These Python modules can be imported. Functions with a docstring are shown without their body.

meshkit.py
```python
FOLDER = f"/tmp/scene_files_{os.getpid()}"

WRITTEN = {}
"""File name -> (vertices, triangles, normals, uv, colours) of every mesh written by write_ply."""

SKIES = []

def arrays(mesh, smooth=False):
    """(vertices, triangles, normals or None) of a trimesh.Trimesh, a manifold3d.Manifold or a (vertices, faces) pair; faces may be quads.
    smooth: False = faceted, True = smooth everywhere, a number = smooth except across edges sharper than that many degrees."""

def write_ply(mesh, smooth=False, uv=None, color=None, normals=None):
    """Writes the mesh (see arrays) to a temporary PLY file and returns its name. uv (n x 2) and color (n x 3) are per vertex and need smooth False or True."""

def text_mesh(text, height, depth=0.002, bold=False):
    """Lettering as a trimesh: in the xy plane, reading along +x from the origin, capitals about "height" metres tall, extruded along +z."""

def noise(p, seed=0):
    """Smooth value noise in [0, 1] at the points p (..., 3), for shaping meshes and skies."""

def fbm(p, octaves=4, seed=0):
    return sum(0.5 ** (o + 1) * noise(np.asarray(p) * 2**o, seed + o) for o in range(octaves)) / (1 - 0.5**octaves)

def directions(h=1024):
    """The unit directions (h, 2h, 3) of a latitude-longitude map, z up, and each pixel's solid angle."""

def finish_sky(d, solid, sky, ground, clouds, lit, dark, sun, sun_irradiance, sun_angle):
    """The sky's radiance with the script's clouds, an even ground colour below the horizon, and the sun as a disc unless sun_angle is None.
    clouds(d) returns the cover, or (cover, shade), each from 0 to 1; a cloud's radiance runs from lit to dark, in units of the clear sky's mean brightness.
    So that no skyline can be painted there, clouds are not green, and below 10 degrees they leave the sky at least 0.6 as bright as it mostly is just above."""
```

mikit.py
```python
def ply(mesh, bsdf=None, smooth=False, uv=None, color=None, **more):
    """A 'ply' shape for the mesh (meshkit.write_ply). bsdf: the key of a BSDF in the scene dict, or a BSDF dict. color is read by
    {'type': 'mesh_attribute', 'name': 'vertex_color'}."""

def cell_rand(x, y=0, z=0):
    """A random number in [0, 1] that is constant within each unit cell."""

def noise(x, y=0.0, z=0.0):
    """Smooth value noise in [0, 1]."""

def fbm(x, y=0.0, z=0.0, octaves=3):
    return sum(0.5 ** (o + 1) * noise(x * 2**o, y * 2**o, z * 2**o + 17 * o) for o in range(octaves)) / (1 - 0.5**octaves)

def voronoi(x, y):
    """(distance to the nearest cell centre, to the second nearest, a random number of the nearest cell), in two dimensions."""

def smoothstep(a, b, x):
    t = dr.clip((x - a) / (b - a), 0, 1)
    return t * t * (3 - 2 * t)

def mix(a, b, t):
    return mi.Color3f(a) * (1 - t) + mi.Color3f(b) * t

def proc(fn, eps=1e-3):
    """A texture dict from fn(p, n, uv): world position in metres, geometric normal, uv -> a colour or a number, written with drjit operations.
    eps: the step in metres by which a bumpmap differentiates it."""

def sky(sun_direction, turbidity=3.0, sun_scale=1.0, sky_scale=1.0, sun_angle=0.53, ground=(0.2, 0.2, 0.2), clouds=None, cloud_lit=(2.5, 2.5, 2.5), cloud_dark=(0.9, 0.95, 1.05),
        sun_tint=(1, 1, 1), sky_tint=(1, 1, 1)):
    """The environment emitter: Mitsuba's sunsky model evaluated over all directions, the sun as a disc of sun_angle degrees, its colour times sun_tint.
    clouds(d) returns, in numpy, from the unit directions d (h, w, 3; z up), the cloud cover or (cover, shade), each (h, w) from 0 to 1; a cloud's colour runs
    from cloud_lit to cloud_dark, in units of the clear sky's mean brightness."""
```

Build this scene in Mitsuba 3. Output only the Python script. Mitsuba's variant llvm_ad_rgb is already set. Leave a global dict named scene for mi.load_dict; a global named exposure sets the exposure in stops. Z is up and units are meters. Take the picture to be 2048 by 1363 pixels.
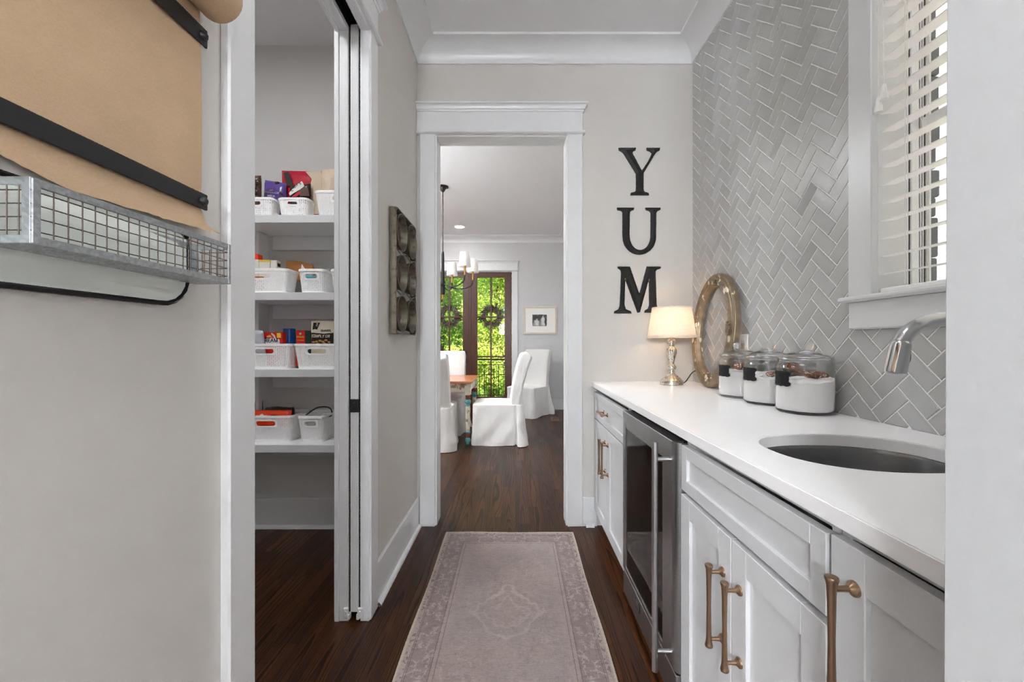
import math, random
import numpy as np, trimesh, shapely
import shapely.geometry as sg
import mitsuba as mi, drjit as dr
import mikit, meshkit
from mikit import proc, noise, fbm, voronoi, cell_rand, smoothstep, mix

T = mi.ScalarTransform4f
scene, labels = {}, {}
rng = np.random.default_rng(7)
PI = math.pi

# ------------------------------------------------------------------ camera, sky, lights, exposure
F, CX, CY, H = 796.0, 1031.0, 685.0, 1.1685          # focal length in pixels of the 2048 frame, vanishing point, eye height
scene['camera'] = dict(type='perspective', fov=2 * math.degrees(math.atan(1024 / F)), fov_axis='x', near_clip=0.05, far_clip=200.0,
                       to_world=T().look_at(origin=[0, 0, H], target=[0, 1, H], up=[0, 0, 1]),
                       principal_point_offset_x=(1024 - CX) / 2048, principal_point_offset_y=(681.5 - CY) / 1363)
exposure = 2.47
scene['sky'] = mikit.sky([0.12, -0.62, 0.78], turbidity=3.0, sun_scale=2.2, sky_scale=1.0, sun_tint=(.99, .97, 1.26), ground=(0.3, 0.3, 0.3),
                         clouds=lambda d: np.clip(meshkit.fbm(d * 3.0, 4, 3) * 1.6 + 0.15, 0, 1))
LIGHTS = dict(kitchen=3.2, hall=1.7, dining=22.0, bulb=5.0, pantry=3.6, globe=22.0, uplight=44.0)  # beyond bulb and recessed dining lamp, these feed added unseen fill lights

# ------------------------------------------------------------------ helpers
def plyx(mesh, m=None, **k):
    return mikit.ply(mesh, 'material_' + m if m else None, **k)
def lin(r, g, b):
    return [((c / 255 + 0.055) / 1.055) ** 2.4 if c > 10 else c / 255 / 12.92 for c in (r, g, b)]
def rgb(c):
    return {'type': 'rgb', 'value': list(map(float, c))}
def mat(key, color, rough=0.5, metallic=0.0, spec=0.5, bump=None, bscale=1.0, **kw):
    tex = color if isinstance(color, dict) else rgb(color)
    d = {'type': 'principled', 'base_color': tex, 'roughness': rough, 'metallic': metallic, 'specular': spec, **kw}
    if bump is not None:
        d = {'type': 'bumpmap', 'arbitrary': bump, 'scale': bscale, 'bsdf': d}
    scene['material_' + key] = {'type': 'twosided', 'bsdf': d}
    return key
used = {}
def uniq(key):
    if key not in used:
        used[key] = 0
        return key
    used[key] += 1
    return f'{key}_{used[key]:03d}'
def tag(key, label=None, cat=None, group=None, kind=None):
    d = labels.setdefault(key, {})
    for k, v in (('label', label), ('category', cat), ('group', group), ('kind', kind)):
        if v: d[k] = v
    return key
def add(key, mesh, m, smooth=30, label=None, cat=None, group=None, kind=None, uv=None, color=None):
    key = uniq(key)
    scene[key] = plyx(mesh, m, smooth=smooth, uv=uv, color=color)
    if label or kind: tag(key, label, cat, group, kind)
    return key
def add_ply(key, ply, M=None, **lab):
    key = uniq(key)
    scene[key] = {**ply, **({'to_world': T(np.asarray(M, float))} if M is not None else {})}
    if lab: tag(key, **lab)
    return key
def thing(name, label, cat, group=None):
    return tag(uniq(name), label, cat, group)
def struct(name, mesh=None, m=None, smooth=30, label=None):
    if mesh is None: return tag(uniq(name), label, kind='structure')
    return add(name, mesh, m, smooth, label=label, kind='structure')
def cat(*ms):
    ms = [x for m in ms for x in (m if isinstance(m, (list, tuple)) else [m])]
    return trimesh.util.concatenate(ms)
_hull = {}
def box(x0, x1, y0, y1, z0, z1, b=0.0015):
    x0, x1, y0, y1, z0, z1 = min(x0, x1), max(x0, x1), min(y0, y1), max(y0, y1), min(z0, z1), max(z0, z1)
    b = min(b, (x1 - x0) * .45, (y1 - y0) * .45, (z1 - z0) * .45)
    if 'f' not in _hull:
        P = []
        for sx in (-1, 1):
            for sy in (-1, 1):
                for sz in (-1, 1):
                    for a in range(3):
                        v = np.array([sx, sy, sz], float); v[[k for k in range(3) if k != a]] *= .7; P.append(v)
        P = np.array(P)
        h = trimesh.convex.convex_hull(P)
        idx = [int(np.argmin(((P - v) ** 2).sum(1))) for v in h.vertices]
        _hull['f'] = np.array(idx)[h.faces]
    c, hx, hy, hz = ((x0 + x1) / 2, (y0 + y1) / 2, (z0 + z1) / 2), (x1 - x0) / 2, (y1 - y0) / 2, (z1 - z0) / 2
    P = []
    for sx in (-1, 1):
        for sy in (-1, 1):
            for sz in (-1, 1):
                for a in range(3):
                    v = [sx * hx, sy * hy, sz * hz]
                    for k in range(3):
                        if k != a: v[k] -= b * (1 if v[k] > 0 else -1)
                    P.append([v[0] + c[0], v[1] + c[1], v[2] + c[2]])
    return trimesh.Trimesh(np.array(P), _hull['f'], process=False)
def grid_mesh(V, closed_u=False, closed_v=False):
    n, m = V.shape[:2]
    i, j = np.meshgrid(np.arange(n if closed_u else n - 1), np.arange(m if closed_v else m - 1), indexing='ij')
    a, b, c, d = i * m + j, ((i + 1) % n) * m + j, ((i + 1) % n) * m + (j + 1) % m, i * m + (j + 1) % m
    q = np.stack([a, b, c, d], -1).reshape(-1, 4)
    return trimesh.Trimesh(V.reshape(-1, 3), np.vstack([q[:, [0, 1, 2]], q[:, [0, 2, 3]]]), process=False)
def lathe(prof, n=32, c=(0, 0, 0), flute=None):
    prof = np.array(prof, float); t = np.arange(n) * 2 * PI / n
    r = prof[:, 0][:, None] * np.ones(n)
    if flute: r = r * (1 + flute(prof[:, 1][:, None], t[None]))
    V = np.stack([r * np.cos(t), r * np.sin(t), prof[:, 1][:, None] * np.ones(n)], -1) + np.array(c)
    m = grid_mesh(V[:, ::-1], closed_v=True)
    if m.volume < 0: m.faces = m.faces[:, ::-1]
    return m
def tube(path, r, n=10, caps=True):
    p = np.asarray(path, float); k = len(p); r = np.broadcast_to(np.asarray(r, float), (k,))
    t = np.gradient(p, axis=0); t /= np.linalg.norm(t, axis=1, keepdims=True) + 1e-12
    a = np.cross(t[0], [0, 0, 1.0] if abs(t[0][2]) < .9 else [1.0, 0, 0]); a /= np.linalg.norm(a)
    A = []
    for i in range(k):
        a = a - t[i] * np.dot(a, t[i]); a /= np.linalg.norm(a) + 1e-12; A.append(a)
    A = np.array(A); B = np.cross(t, A); ang = np.arange(n) * 2 * PI / n
    V = p[:, None] + r[:, None, None] * (np.cos(ang)[None, :, None] * A[:, None] + np.sin(ang)[None, :, None] * B[:, None])
    m = grid_mesh(V, closed_v=True)
    m.faces = m.faces[:, ::-1]
    if caps:
        v = np.vstack([m.vertices, p[0], p[-1]]); N = k * n; j = np.arange(n); j2 = (j + 1) % n
        f = np.vstack([m.faces, np.stack([j * 0 + N, j2, j], 1), np.stack([j * 0 + N + 1, (k - 1) * n + j, (k - 1) * n + j2], 1)])
        m = trimesh.Trimesh(v, f, process=False)
    return m
def cyl(p0, p1, r, n=16):
    p0, p1 = np.array(p0, float), np.array(p1, float)
    return tube(np.array([p0, (p0 + p1) / 2, p1]), r, n)
def prism(poly, d, M=None):
    poly = poly if not isinstance(poly, (list, np.ndarray)) else sg.Polygon(poly)
    ms = [trimesh.creation.extrude_polygon(g, d, engine='earcut') for g in getattr(poly, 'geoms', [poly]) if g.area > 1e-9]
    m = cat(ms)
    if M is not None: m.apply_transform(M)
    return m
def frame4(o, ex, ey, ez):
    M = np.eye(4); M[:3, 0], M[:3, 1], M[:3, 2], M[:3, 3] = ex, ey, ez, o
    return M
def xf(m, M):
    m = m.copy(); m.apply_transform(M); return m
def rotz(a, o=(0, 0, 0)):
    M = np.eye(4); c, s = math.cos(a), math.sin(a); M[:2, :2] = [[c, -s], [s, c]]; M[:3, 3] = o
    return M
def sphere(c, r, n=8, s=(1, 1, 1)):
    m = trimesh.creation.uv_sphere(1.0, count=[n, 2 * n]); m.vertices = m.vertices * np.array(s) * r + np.array(c)
    return m
def loft_rect(x0, x1, y, steps, eps=0, l=1, r=1):
    """wall moulding: rings of a rectangle standing on the wall (local y = 0), grown by d at each (d, z)"""
    V = np.array([[[x0 - d * l, 0, z], [x0 - d * l, y + d, z], [x1 + d * r, y + d, z], [x1 + d * r, 0, z]] for d, z in steps])
    m = grid_mesh(V, closed_v=True); k = len(steps) * 4
    f = np.vstack([m.faces, [[3, 2, 1], [3, 1, 0], [k - 4, k - 3, k - 2], [k - 4, k - 2, k - 1]]])
    return trimesh.Trimesh(m.vertices, f, process=False)
def at(px, py, Y):
    return np.array([(px - CX) * Y / F, Y, H - (py - CY) * Y / F])
def text(s, h, depth, o, ex, ey, bold=True, center=False):
    m = meshkit.text_mesh(s, h, depth, bold)
    if center: m.apply_translation([-m.bounds[:, 0].mean(), 0, 0])
    ex, ey = np.array(ex, float), np.array(ey, float)
    return xf(m, frame4(o, ex, ey, np.cross(ex, ey)))

# ------------------------------------------------------------------ materials
def soft(c, amp=.04, sc=2.0):
    c = np.array(c)
    return proc(lambda p, n, uv: mi.Color3f(*map(float, c)) * (1 - amp + 2 * amp * fbm(p.x * sc, p.y * sc, p.z * sc)))
peel = proc(lambda p, n, uv: fbm(p.x * 260, p.y * 260, p.z * 260, 2), 1e-3)
mat('wall_paint', soft(lin(196, 193, 188), .015), .55, spec=.3, bump=peel, bscale=.00035)
mat('jamb_paint', soft(lin(181, 182, 183), .015), .55, spec=.3, bump=peel, bscale=.00035)
mat('trim_paint', lin(213, 214, 215), .33)
mat('ceiling_paint', lin(214, 214, 215), .7, spec=.2)
mat('dining_paint', soft(lin(199, 199, 200), .015), .6, spec=.3)
mat('pantry_paint', soft(lin(196, 194, 192), .015), .6, spec=.3)
mat('grout', soft(lin(238, 237, 234), .02, 30), .7, spec=.2)
def tile_col(c):
    return proc(lambda p, n, uv: mi.Color3f(*map(float, c)) * (.93 + .14 * fbm(p.x * 9, p.y * 9, p.z * 9)) * (1 - .07 * smoothstep(.016, .025, dr.abs(uv.y))))
def tile_bump(p, n, uv):
    return fbm(uv.x * 22 + p.y * 3, uv.y * 22 + p.z * 3, 0., 2)
for i, c in enumerate([(175, 174, 172), (172, 171, 170), (178, 178, 178)]):
    mat(f'tile_{i}', tile_col(lin(*c)), .30, bump=proc(tile_bump, 2e-3), bscale=.0015)
mat('tile_ribbed', tile_col(lin(178, 178, 178)), .3)
def wood(dark, mid, light, across=34., wob=.9, late_k=.45):
    d, m_, l = (lin(*c) for c in (dark, mid, light))
    def fn(p, n, uv):
        u, v = uv.x, uv.y
        board = dr.floor(u / 50.)
        tone, kind = cell_rand(board, 3, 1), cell_rand(board, 5, 2)
        w = fbm(u * 1.3, v * 7., board * .37, 3)
        vc = v - .047 + .05 * (w - .5)
        cath = 1700. * vc * vc * smoothstep(.15, .35, kind) + v * across * (1 - smoothstep(.15, .35, kind))
        ring = cath + u * 3.2 * (kind - .2) + w * 4. * wob + .5 * fbm(u * 5., v * 60., 2., 2)
        s = ring - dr.floor(ring)
        late = smoothstep(.5, .9, s) * (1 - smoothstep(.92, 1., s))
        pore = smoothstep(.55, .85, noise(u * 22, v * 420., 1.))
        c = mix(l, m_, smoothstep(.15, .85, fbm(u * 1.5, v * 10, board)))
        c = mix(c, d, late * late_k)
        return c * (1 - .22 * pore) * (.80 + .42 * tone)
    return proc(fn)
mat('floor_wood', wood((12, 5, 1), (46, 24, 9), (70, 38, 15), late_k=.82), .34, spec=.2, clearcoat=.2, clearcoat_gloss=.86)
mat('floor_gap', lin(24, 14, 10), .8)
mat('door_wood', wood((50, 25, 17), (82, 46, 32), (94, 54, 38), 22., .3), .35)
mat('cabinet_paint', lin(187, 188, 189), .38)
mat('cabinet_inside', lin(150, 150, 150), .6)
mat('quartz', soft(lin(231, 231, 231), .01, 25), .2, spec=.4)
brush = proc(lambda p, n, uv: mi.Color3f(.52, .52, .525) * (.9 + .2 * noise(p.x * 30, p.y * 30, p.z * 900)))
mat('steel', brush, .3, metallic=1.0)
mat('steel_dark', proc(lambda p, n, uv: mi.Color3f(.36, .365, .37) * (.85 + .3 * noise(p.x * 40, p.y * 14, p.z * 700))), .32, metallic=1.0)
mat('sink_steel', proc(lambda p, n, uv: mi.Color3f(.31, .31, .31) * (.88 + .24 * noise(p.x * 160, p.y * 160, p.z * 900))), .3, metallic=1.0)
mat('chrome', (.75, .76, .78), .05, metallic=1.0)
mat('bronze', lin(158, 132, 108), .32, metallic=1.0)
mat('black_metal', lin(22, 22, 23), .45)
mat('black_glass', lin(8, 8, 9), .04, spec=.22)
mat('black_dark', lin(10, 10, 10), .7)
mat('letter_black', proc(lambda p, n, uv: mi.Color3f(.010, .010, .010) * (.7 + .6 * fbm(p.x * 60, p.y * 60, p.z * 60))), .28)
def kraft_fn(p, n, uv):
    f = fbm(p.x * 14, p.y * 14, p.z * 14)
    fib = noise(p.x * 700, p.y * 500, p.z * 700)
    return mix(lin(168, 143, 115), lin(182, 156, 128), f) * (.93 + .14 * fib)
mat('kraft', proc(kraft_fn), .75, spec=.2)
def galv_fn(p, n, uv):
    d1, d2, w = voronoi(p.y * 260 + p.x * 160, p.z * 260 + p.x * 110)
    return mi.Color3f(.38, .405, .42) * (.82 + .3 * w) * (.8 + .4 * fbm(p.x * 30, p.y * 30, p.z * 30))
mat('galvanized', proc(galv_fn), .42, metallic=.85)
mat('wire', lin(96, 88, 80), .45, metallic=.7)
mat('enamel_white', soft(lin(214, 220, 214), .02, 6), .12)
mat('enamel_black', lin(14, 15, 17), .15)
def tin_fn(p, n, uv):
    f = fbm(p.x * 22, p.y * 22, p.z * 22)
    g = smoothstep(.55, .75, fbm(p.x * 60, p.y * 60, p.z * 60 + 5))
    return mix(lin(84, 78, 67), lin(128, 121, 107), f) * (1 - .45 * g)
mat('tin', proc(tin_fn), .42, metallic=.75)
def merc_fn(p, n, uv):
    g = smoothstep(.5, .72, fbm(p.x * 130, p.y * 130, p.z * 130))
    return mix((.80, .76, .68), (.34, .29, .22), g)
mat('mercury', proc(merc_fn), .16, metallic=.9)
def gilt_fn(p, n, uv):
    f = fbm(p.x * 20, p.y * 20, p.z * 20)
    g = smoothstep(.66, .70, fbm(p.x * 42, p.y * 42, p.z * 16 + 9, 4))
    return mix(mix(lin(98, 86, 74), lin(158, 138, 112), f), lin(214, 200, 178), g)
mat('gilt', proc(gilt_fn), .36, metallic=.4)
mat('flour', soft([.965, .965, .96], .01, 60), .95, spec=.05)
mat('scoop_wood', proc(lambda p, n, uv: mix(mix(lin(92, 56, 38), lin(150, 102, 70), fbm(p.x * 40, p.y * 200, p.z * 60)), lin(240, 236, 232), smoothstep(.60, .66, fbm(p.x * 230, p.y * 230, p.z * 230)))), .75, spec=.2)
mat('chalkboard', lin(22, 22, 25), .6, spec=.25)
mat('plastic_white', lin(247, 247, 246), .4)
mat('plastic_clip', lin(214, 214, 212), .4)
mat('linen_cover', proc(lambda p, n, uv: mi.Color3f(.80, .79, .775) * (.96 + .08 * noise(p.x * 300, p.y * 300, p.z * 300))), .85, spec=.15, sheen=.3)
mat('table_wood', wood((120, 66, 40), (176, 108, 72), (192, 126, 88), 18., .4), .22)
mat('distressed_paint', proc(lambda p, n, uv: mix(lin(214, 208, 192), lin(150, 128, 100), smoothstep(.55, .7, fbm(p.x * 40, p.y * 40, p.z * 18)))), .6)
mat('teal_paint', proc(lambda p, n, uv: mix(lin(110, 170, 174), lin(74, 128, 138), fbm(p.x * 50, p.y * 50, p.z * 50))), .5)
mat('red_paint', lin(120, 52, 40), .6)
mat('iron', lin(20, 34, 32), .5)
mat('oil_bronze', lin(44, 44, 46), .32, metallic=.6)
mat('brass', lin(190, 146, 84), .3, metallic=1.0)
mat('pale_wood', proc(lambda p, n, uv: mix(lin(196, 188, 174), lin(216, 209, 198), fbm(p.x * 30, p.y * 30, p.z * 30))), .6)
mat('mat_board', lin(236, 235, 231), .8)
mat('photo_dark', proc(lambda p, n, uv: mi.Color3f(.02, .02, .02) + mi.Color3f(.10, .10, .10) * smoothstep(.5, .7, fbm(p.x * 18, 0., p.z * 18))), .4)
mat('photo_light', soft(lin(196, 196, 194), .25, 26), .5)
mat('photo_mid', lin(120, 120, 120), .5)
mat('blind_white', lin(238, 237, 235), .42)
mat('cord_white', lin(238, 236, 230), .7)
mat('vinyl_white', lin(232, 233, 234), .35)
mat('vinyl_dark', lin(52, 57, 64), .4)
mat('stone_gray', proc(lambda p, n, uv: mix(lin(88, 93, 100), lin(126, 130, 134), fbm(p.x * 9, p.y * 9, p.z * 9))), .8)
mat('outlet_white', lin(240, 240, 238), .3)
mat('vent_metal', lin(120, 96, 70), .4, metallic=.6)
mat('concrete', soft(lin(170, 166, 158), .05, 3), .85)
mat('kitchen_white', lin(232, 230, 227), .7, spec=.2)
mat('bark', soft(lin(84, 70, 56), .3, 12), .9)
mat('lawn', proc(lambda p, n, uv: mix(lin(86, 128, 44), lin(150, 184, 84), fbm(p.x * .8, p.y * .8, 0.))), .9, spec=.1)
mat('wreath_leaf', proc(lambda p, n, uv: mix(lin(40, 38, 24), lin(92, 84, 54), noise(p.x * 40, p.y * 40, p.z * 40))), .6)
def leafmat(key, a, b):
    c = proc(lambda p, n, uv: mix(lin(*a), lin(*b), smoothstep(.25, .8, fbm(p.x * 1.1, p.y * 1.1, p.z * 1.1))) * (.75 + .5 * noise(p.x * 9, p.y * 9, p.z * 9)))
    scene['material_' + key] = {'type': 'principledthin', 'base_color': c, 'roughness': .5, 'diff_trans': .9, 'spec_trans': 0.0}
leafmat('leaf_light', (132, 168, 60), (226, 236, 140))
leafmat('leaf_mid', (88, 136, 48), (170, 204, 96))
leafmat('leaf_dark', (56, 98, 40), (112, 150, 60))
scene['material_lampshade'] = {'type': 'principledthin', 'base_color': proc(lambda p, n, uv: mi.Color3f(.86, .80, .72) * (.9 + .2 * noise(p.x * 70, p.y * 70, p.z * 420))), 'roughness': .9, 'diff_trans': .8, 'spec_trans': 0.0}
scene['material_shade_white'] = {'type': 'principledthin', 'base_color': rgb((.86, .85, .83)), 'roughness': .9, 'diff_trans': .7, 'spec_trans': 0.0}
scene['material_pane_glass'] = {'type': 'thindielectric', 'int_ior': 1.25}
scene['material_jar_glass'] = {'type': 'dielectric', 'int_ior': 1.45}
pk = lambda key, c, r=.35, **k: mat(key, lin(*c), r, **k)
pk('pack_purple', (92, 70, 142), .22); pk('pack_red', (176, 32, 52), .25); pk('pack_tan', (204, 184, 160), .5); pk('pack_brown', (86, 60, 50), .35)
pk('pack_darkbrown', (44, 30, 28), .3); pk('pack_orange', (226, 64, 24), .3); pk('pack_scarlet', (186, 34, 30), .3); pk('pack_white', (222, 220, 214), .4)
pk('pack_yellow', (222, 184, 60), .4); pk('pack_blue', (24, 92, 178), .22); pk('pack_navy', (24, 40, 100), .3); pk('pack_green', (22, 44, 34), .4)
pk('pack_cream', (206, 196, 178), .45); pk('pack_black', (26, 23, 23), .3); pk('pack_teal', (92, 160, 172), .4); pk('pack_board', (172, 116, 58), .5)
pk('pack_grey', (178, 180, 188), .35); pk('pack_gold', (206, 160, 84), .3); pk('pack_silver', (200, 200, 204), .2, metallic=.6)

# ------------------------------------------------------------------ room dimensions
YB, XL, XR, ZC = 2.548, -0.63, 1.1333, 3.057          # hall: back wall, left wall, tiled wall, ceiling
ZCOUNTER = 0.921
YD, XD = 7.0, 0.885                                     # dining room: far wall and right wall
JX0, JX1 = -0.503, 0.322                                # doorway jamb faces
ZD = 2.4857                                             # door head height
PY0, PY1 = 0.9325, 1.67                                 # pantry opening along the left wall

# ------------------------------------------------------------------ floor with planks
fl = struct('floor', box(-4.2, 2.2, -5.0, YD + .1, -.10, -.004, 0), 'floor_gap')
PW = .094
def planks():
    r = random.Random(5); k = 0
    regions = [(-.80, .62, .25, YB + .05), (-2.1, -.74, .25, 2.56), (-2.25, XD, YB + .05, YD)]
    c0, c1 = math.floor(-2.3 / PW), math.ceil(XD / PW)
    for c in range(c0, c1):
        x0, x1 = c * PW, (c + 1) * PW
        y = -.3 + r.random() * 1.2
        while y < YD:
            L = r.uniform(.55, 1.7); ya, yb = y, min(y + L, YD); y += L
            xm = (x0 + x1) / 2
            if xm < -.74: lo, hi = (.25, 2.56) if xm > -2.1 else (9, 9)
            else: lo, hi = .25, YD
            segs = []
            if xm > .6: lo = YB + .1
            segs.append((lo, hi))
            if -2.25 < xm < -.74: segs.append((YB + .1, YD))
            for lo, hi in segs:
                a, b = max(ya, lo), min(yb, hi)
                if b - a < .06: continue
                m = box(x0 + .0003, min(x1, XD) - .0003, a + .0003, b - .0003, -.006, 0, .0005)
                k += 1
                uv = np.stack([m.vertices[:, 1] + 50 * k + r.random() * 0 + 20, m.vertices[:, 0] - x0], 1)
                add(f'{fl}__plank', m, 'floor_wood', False, uv=uv)
planks()

# ------------------------------------------------------------------ hall shell
WT = .118
struct('wall_left', cat(box(XL - .145, XL, -1.2, .862, 0, ZC, 0), box(XL - .145, XL, .862, 1.72, ZD + .08, ZC, 0), box(XL - .045, XL, 1.70, YB + WT, 0, ZC, 0), box(XL - .145, XL - .10, 1.70, YB + WT, 0, ZC, 0)), 'wall_paint')
struct('wall_back', cat(box(XL - 1.6, JX0 - .02, YB, YB + WT, 0, ZC, 0), box(JX1 + .02, XR + .15, YB, YB + WT, 0, ZC, 0), box(JX0 - .02, JX1 + .02, YB, YB + WT, ZD + .02, ZC, 0)), 'wall_paint')
YW0, YW1, ZW0, ZW1 = .45, 1.246, 1.32, 2.36
wr = struct('wall_right', cat(box(XR + .0018, XR + .15, YW1, YB + WT, 0, ZC, 0), box(XR + .0018, XR + .15, -.2, YW0, 0, ZC, 0), box(XR + .0018, XR + .15, YW0, YW1, 0, ZW0, 0), box(XR + .0018, XR + .15, YW0, YW1, ZW1, ZC, 0)), 'grout')
edge = box(.40, XR + .15, .225, .3737, 0, ZC, .004)
edge.vertices[:, 0] += np.where(edge.vertices[:, 0] < .5, (edge.vertices[:, 2] - H) * .0045, 0)
struct('wall_front', edge, 'jamb_paint')
struct('ceiling', box(XL - 1.6, XR + .15, -1.2, YB + WT, ZC, ZC + .1, 0), 'ceiling_paint')
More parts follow.
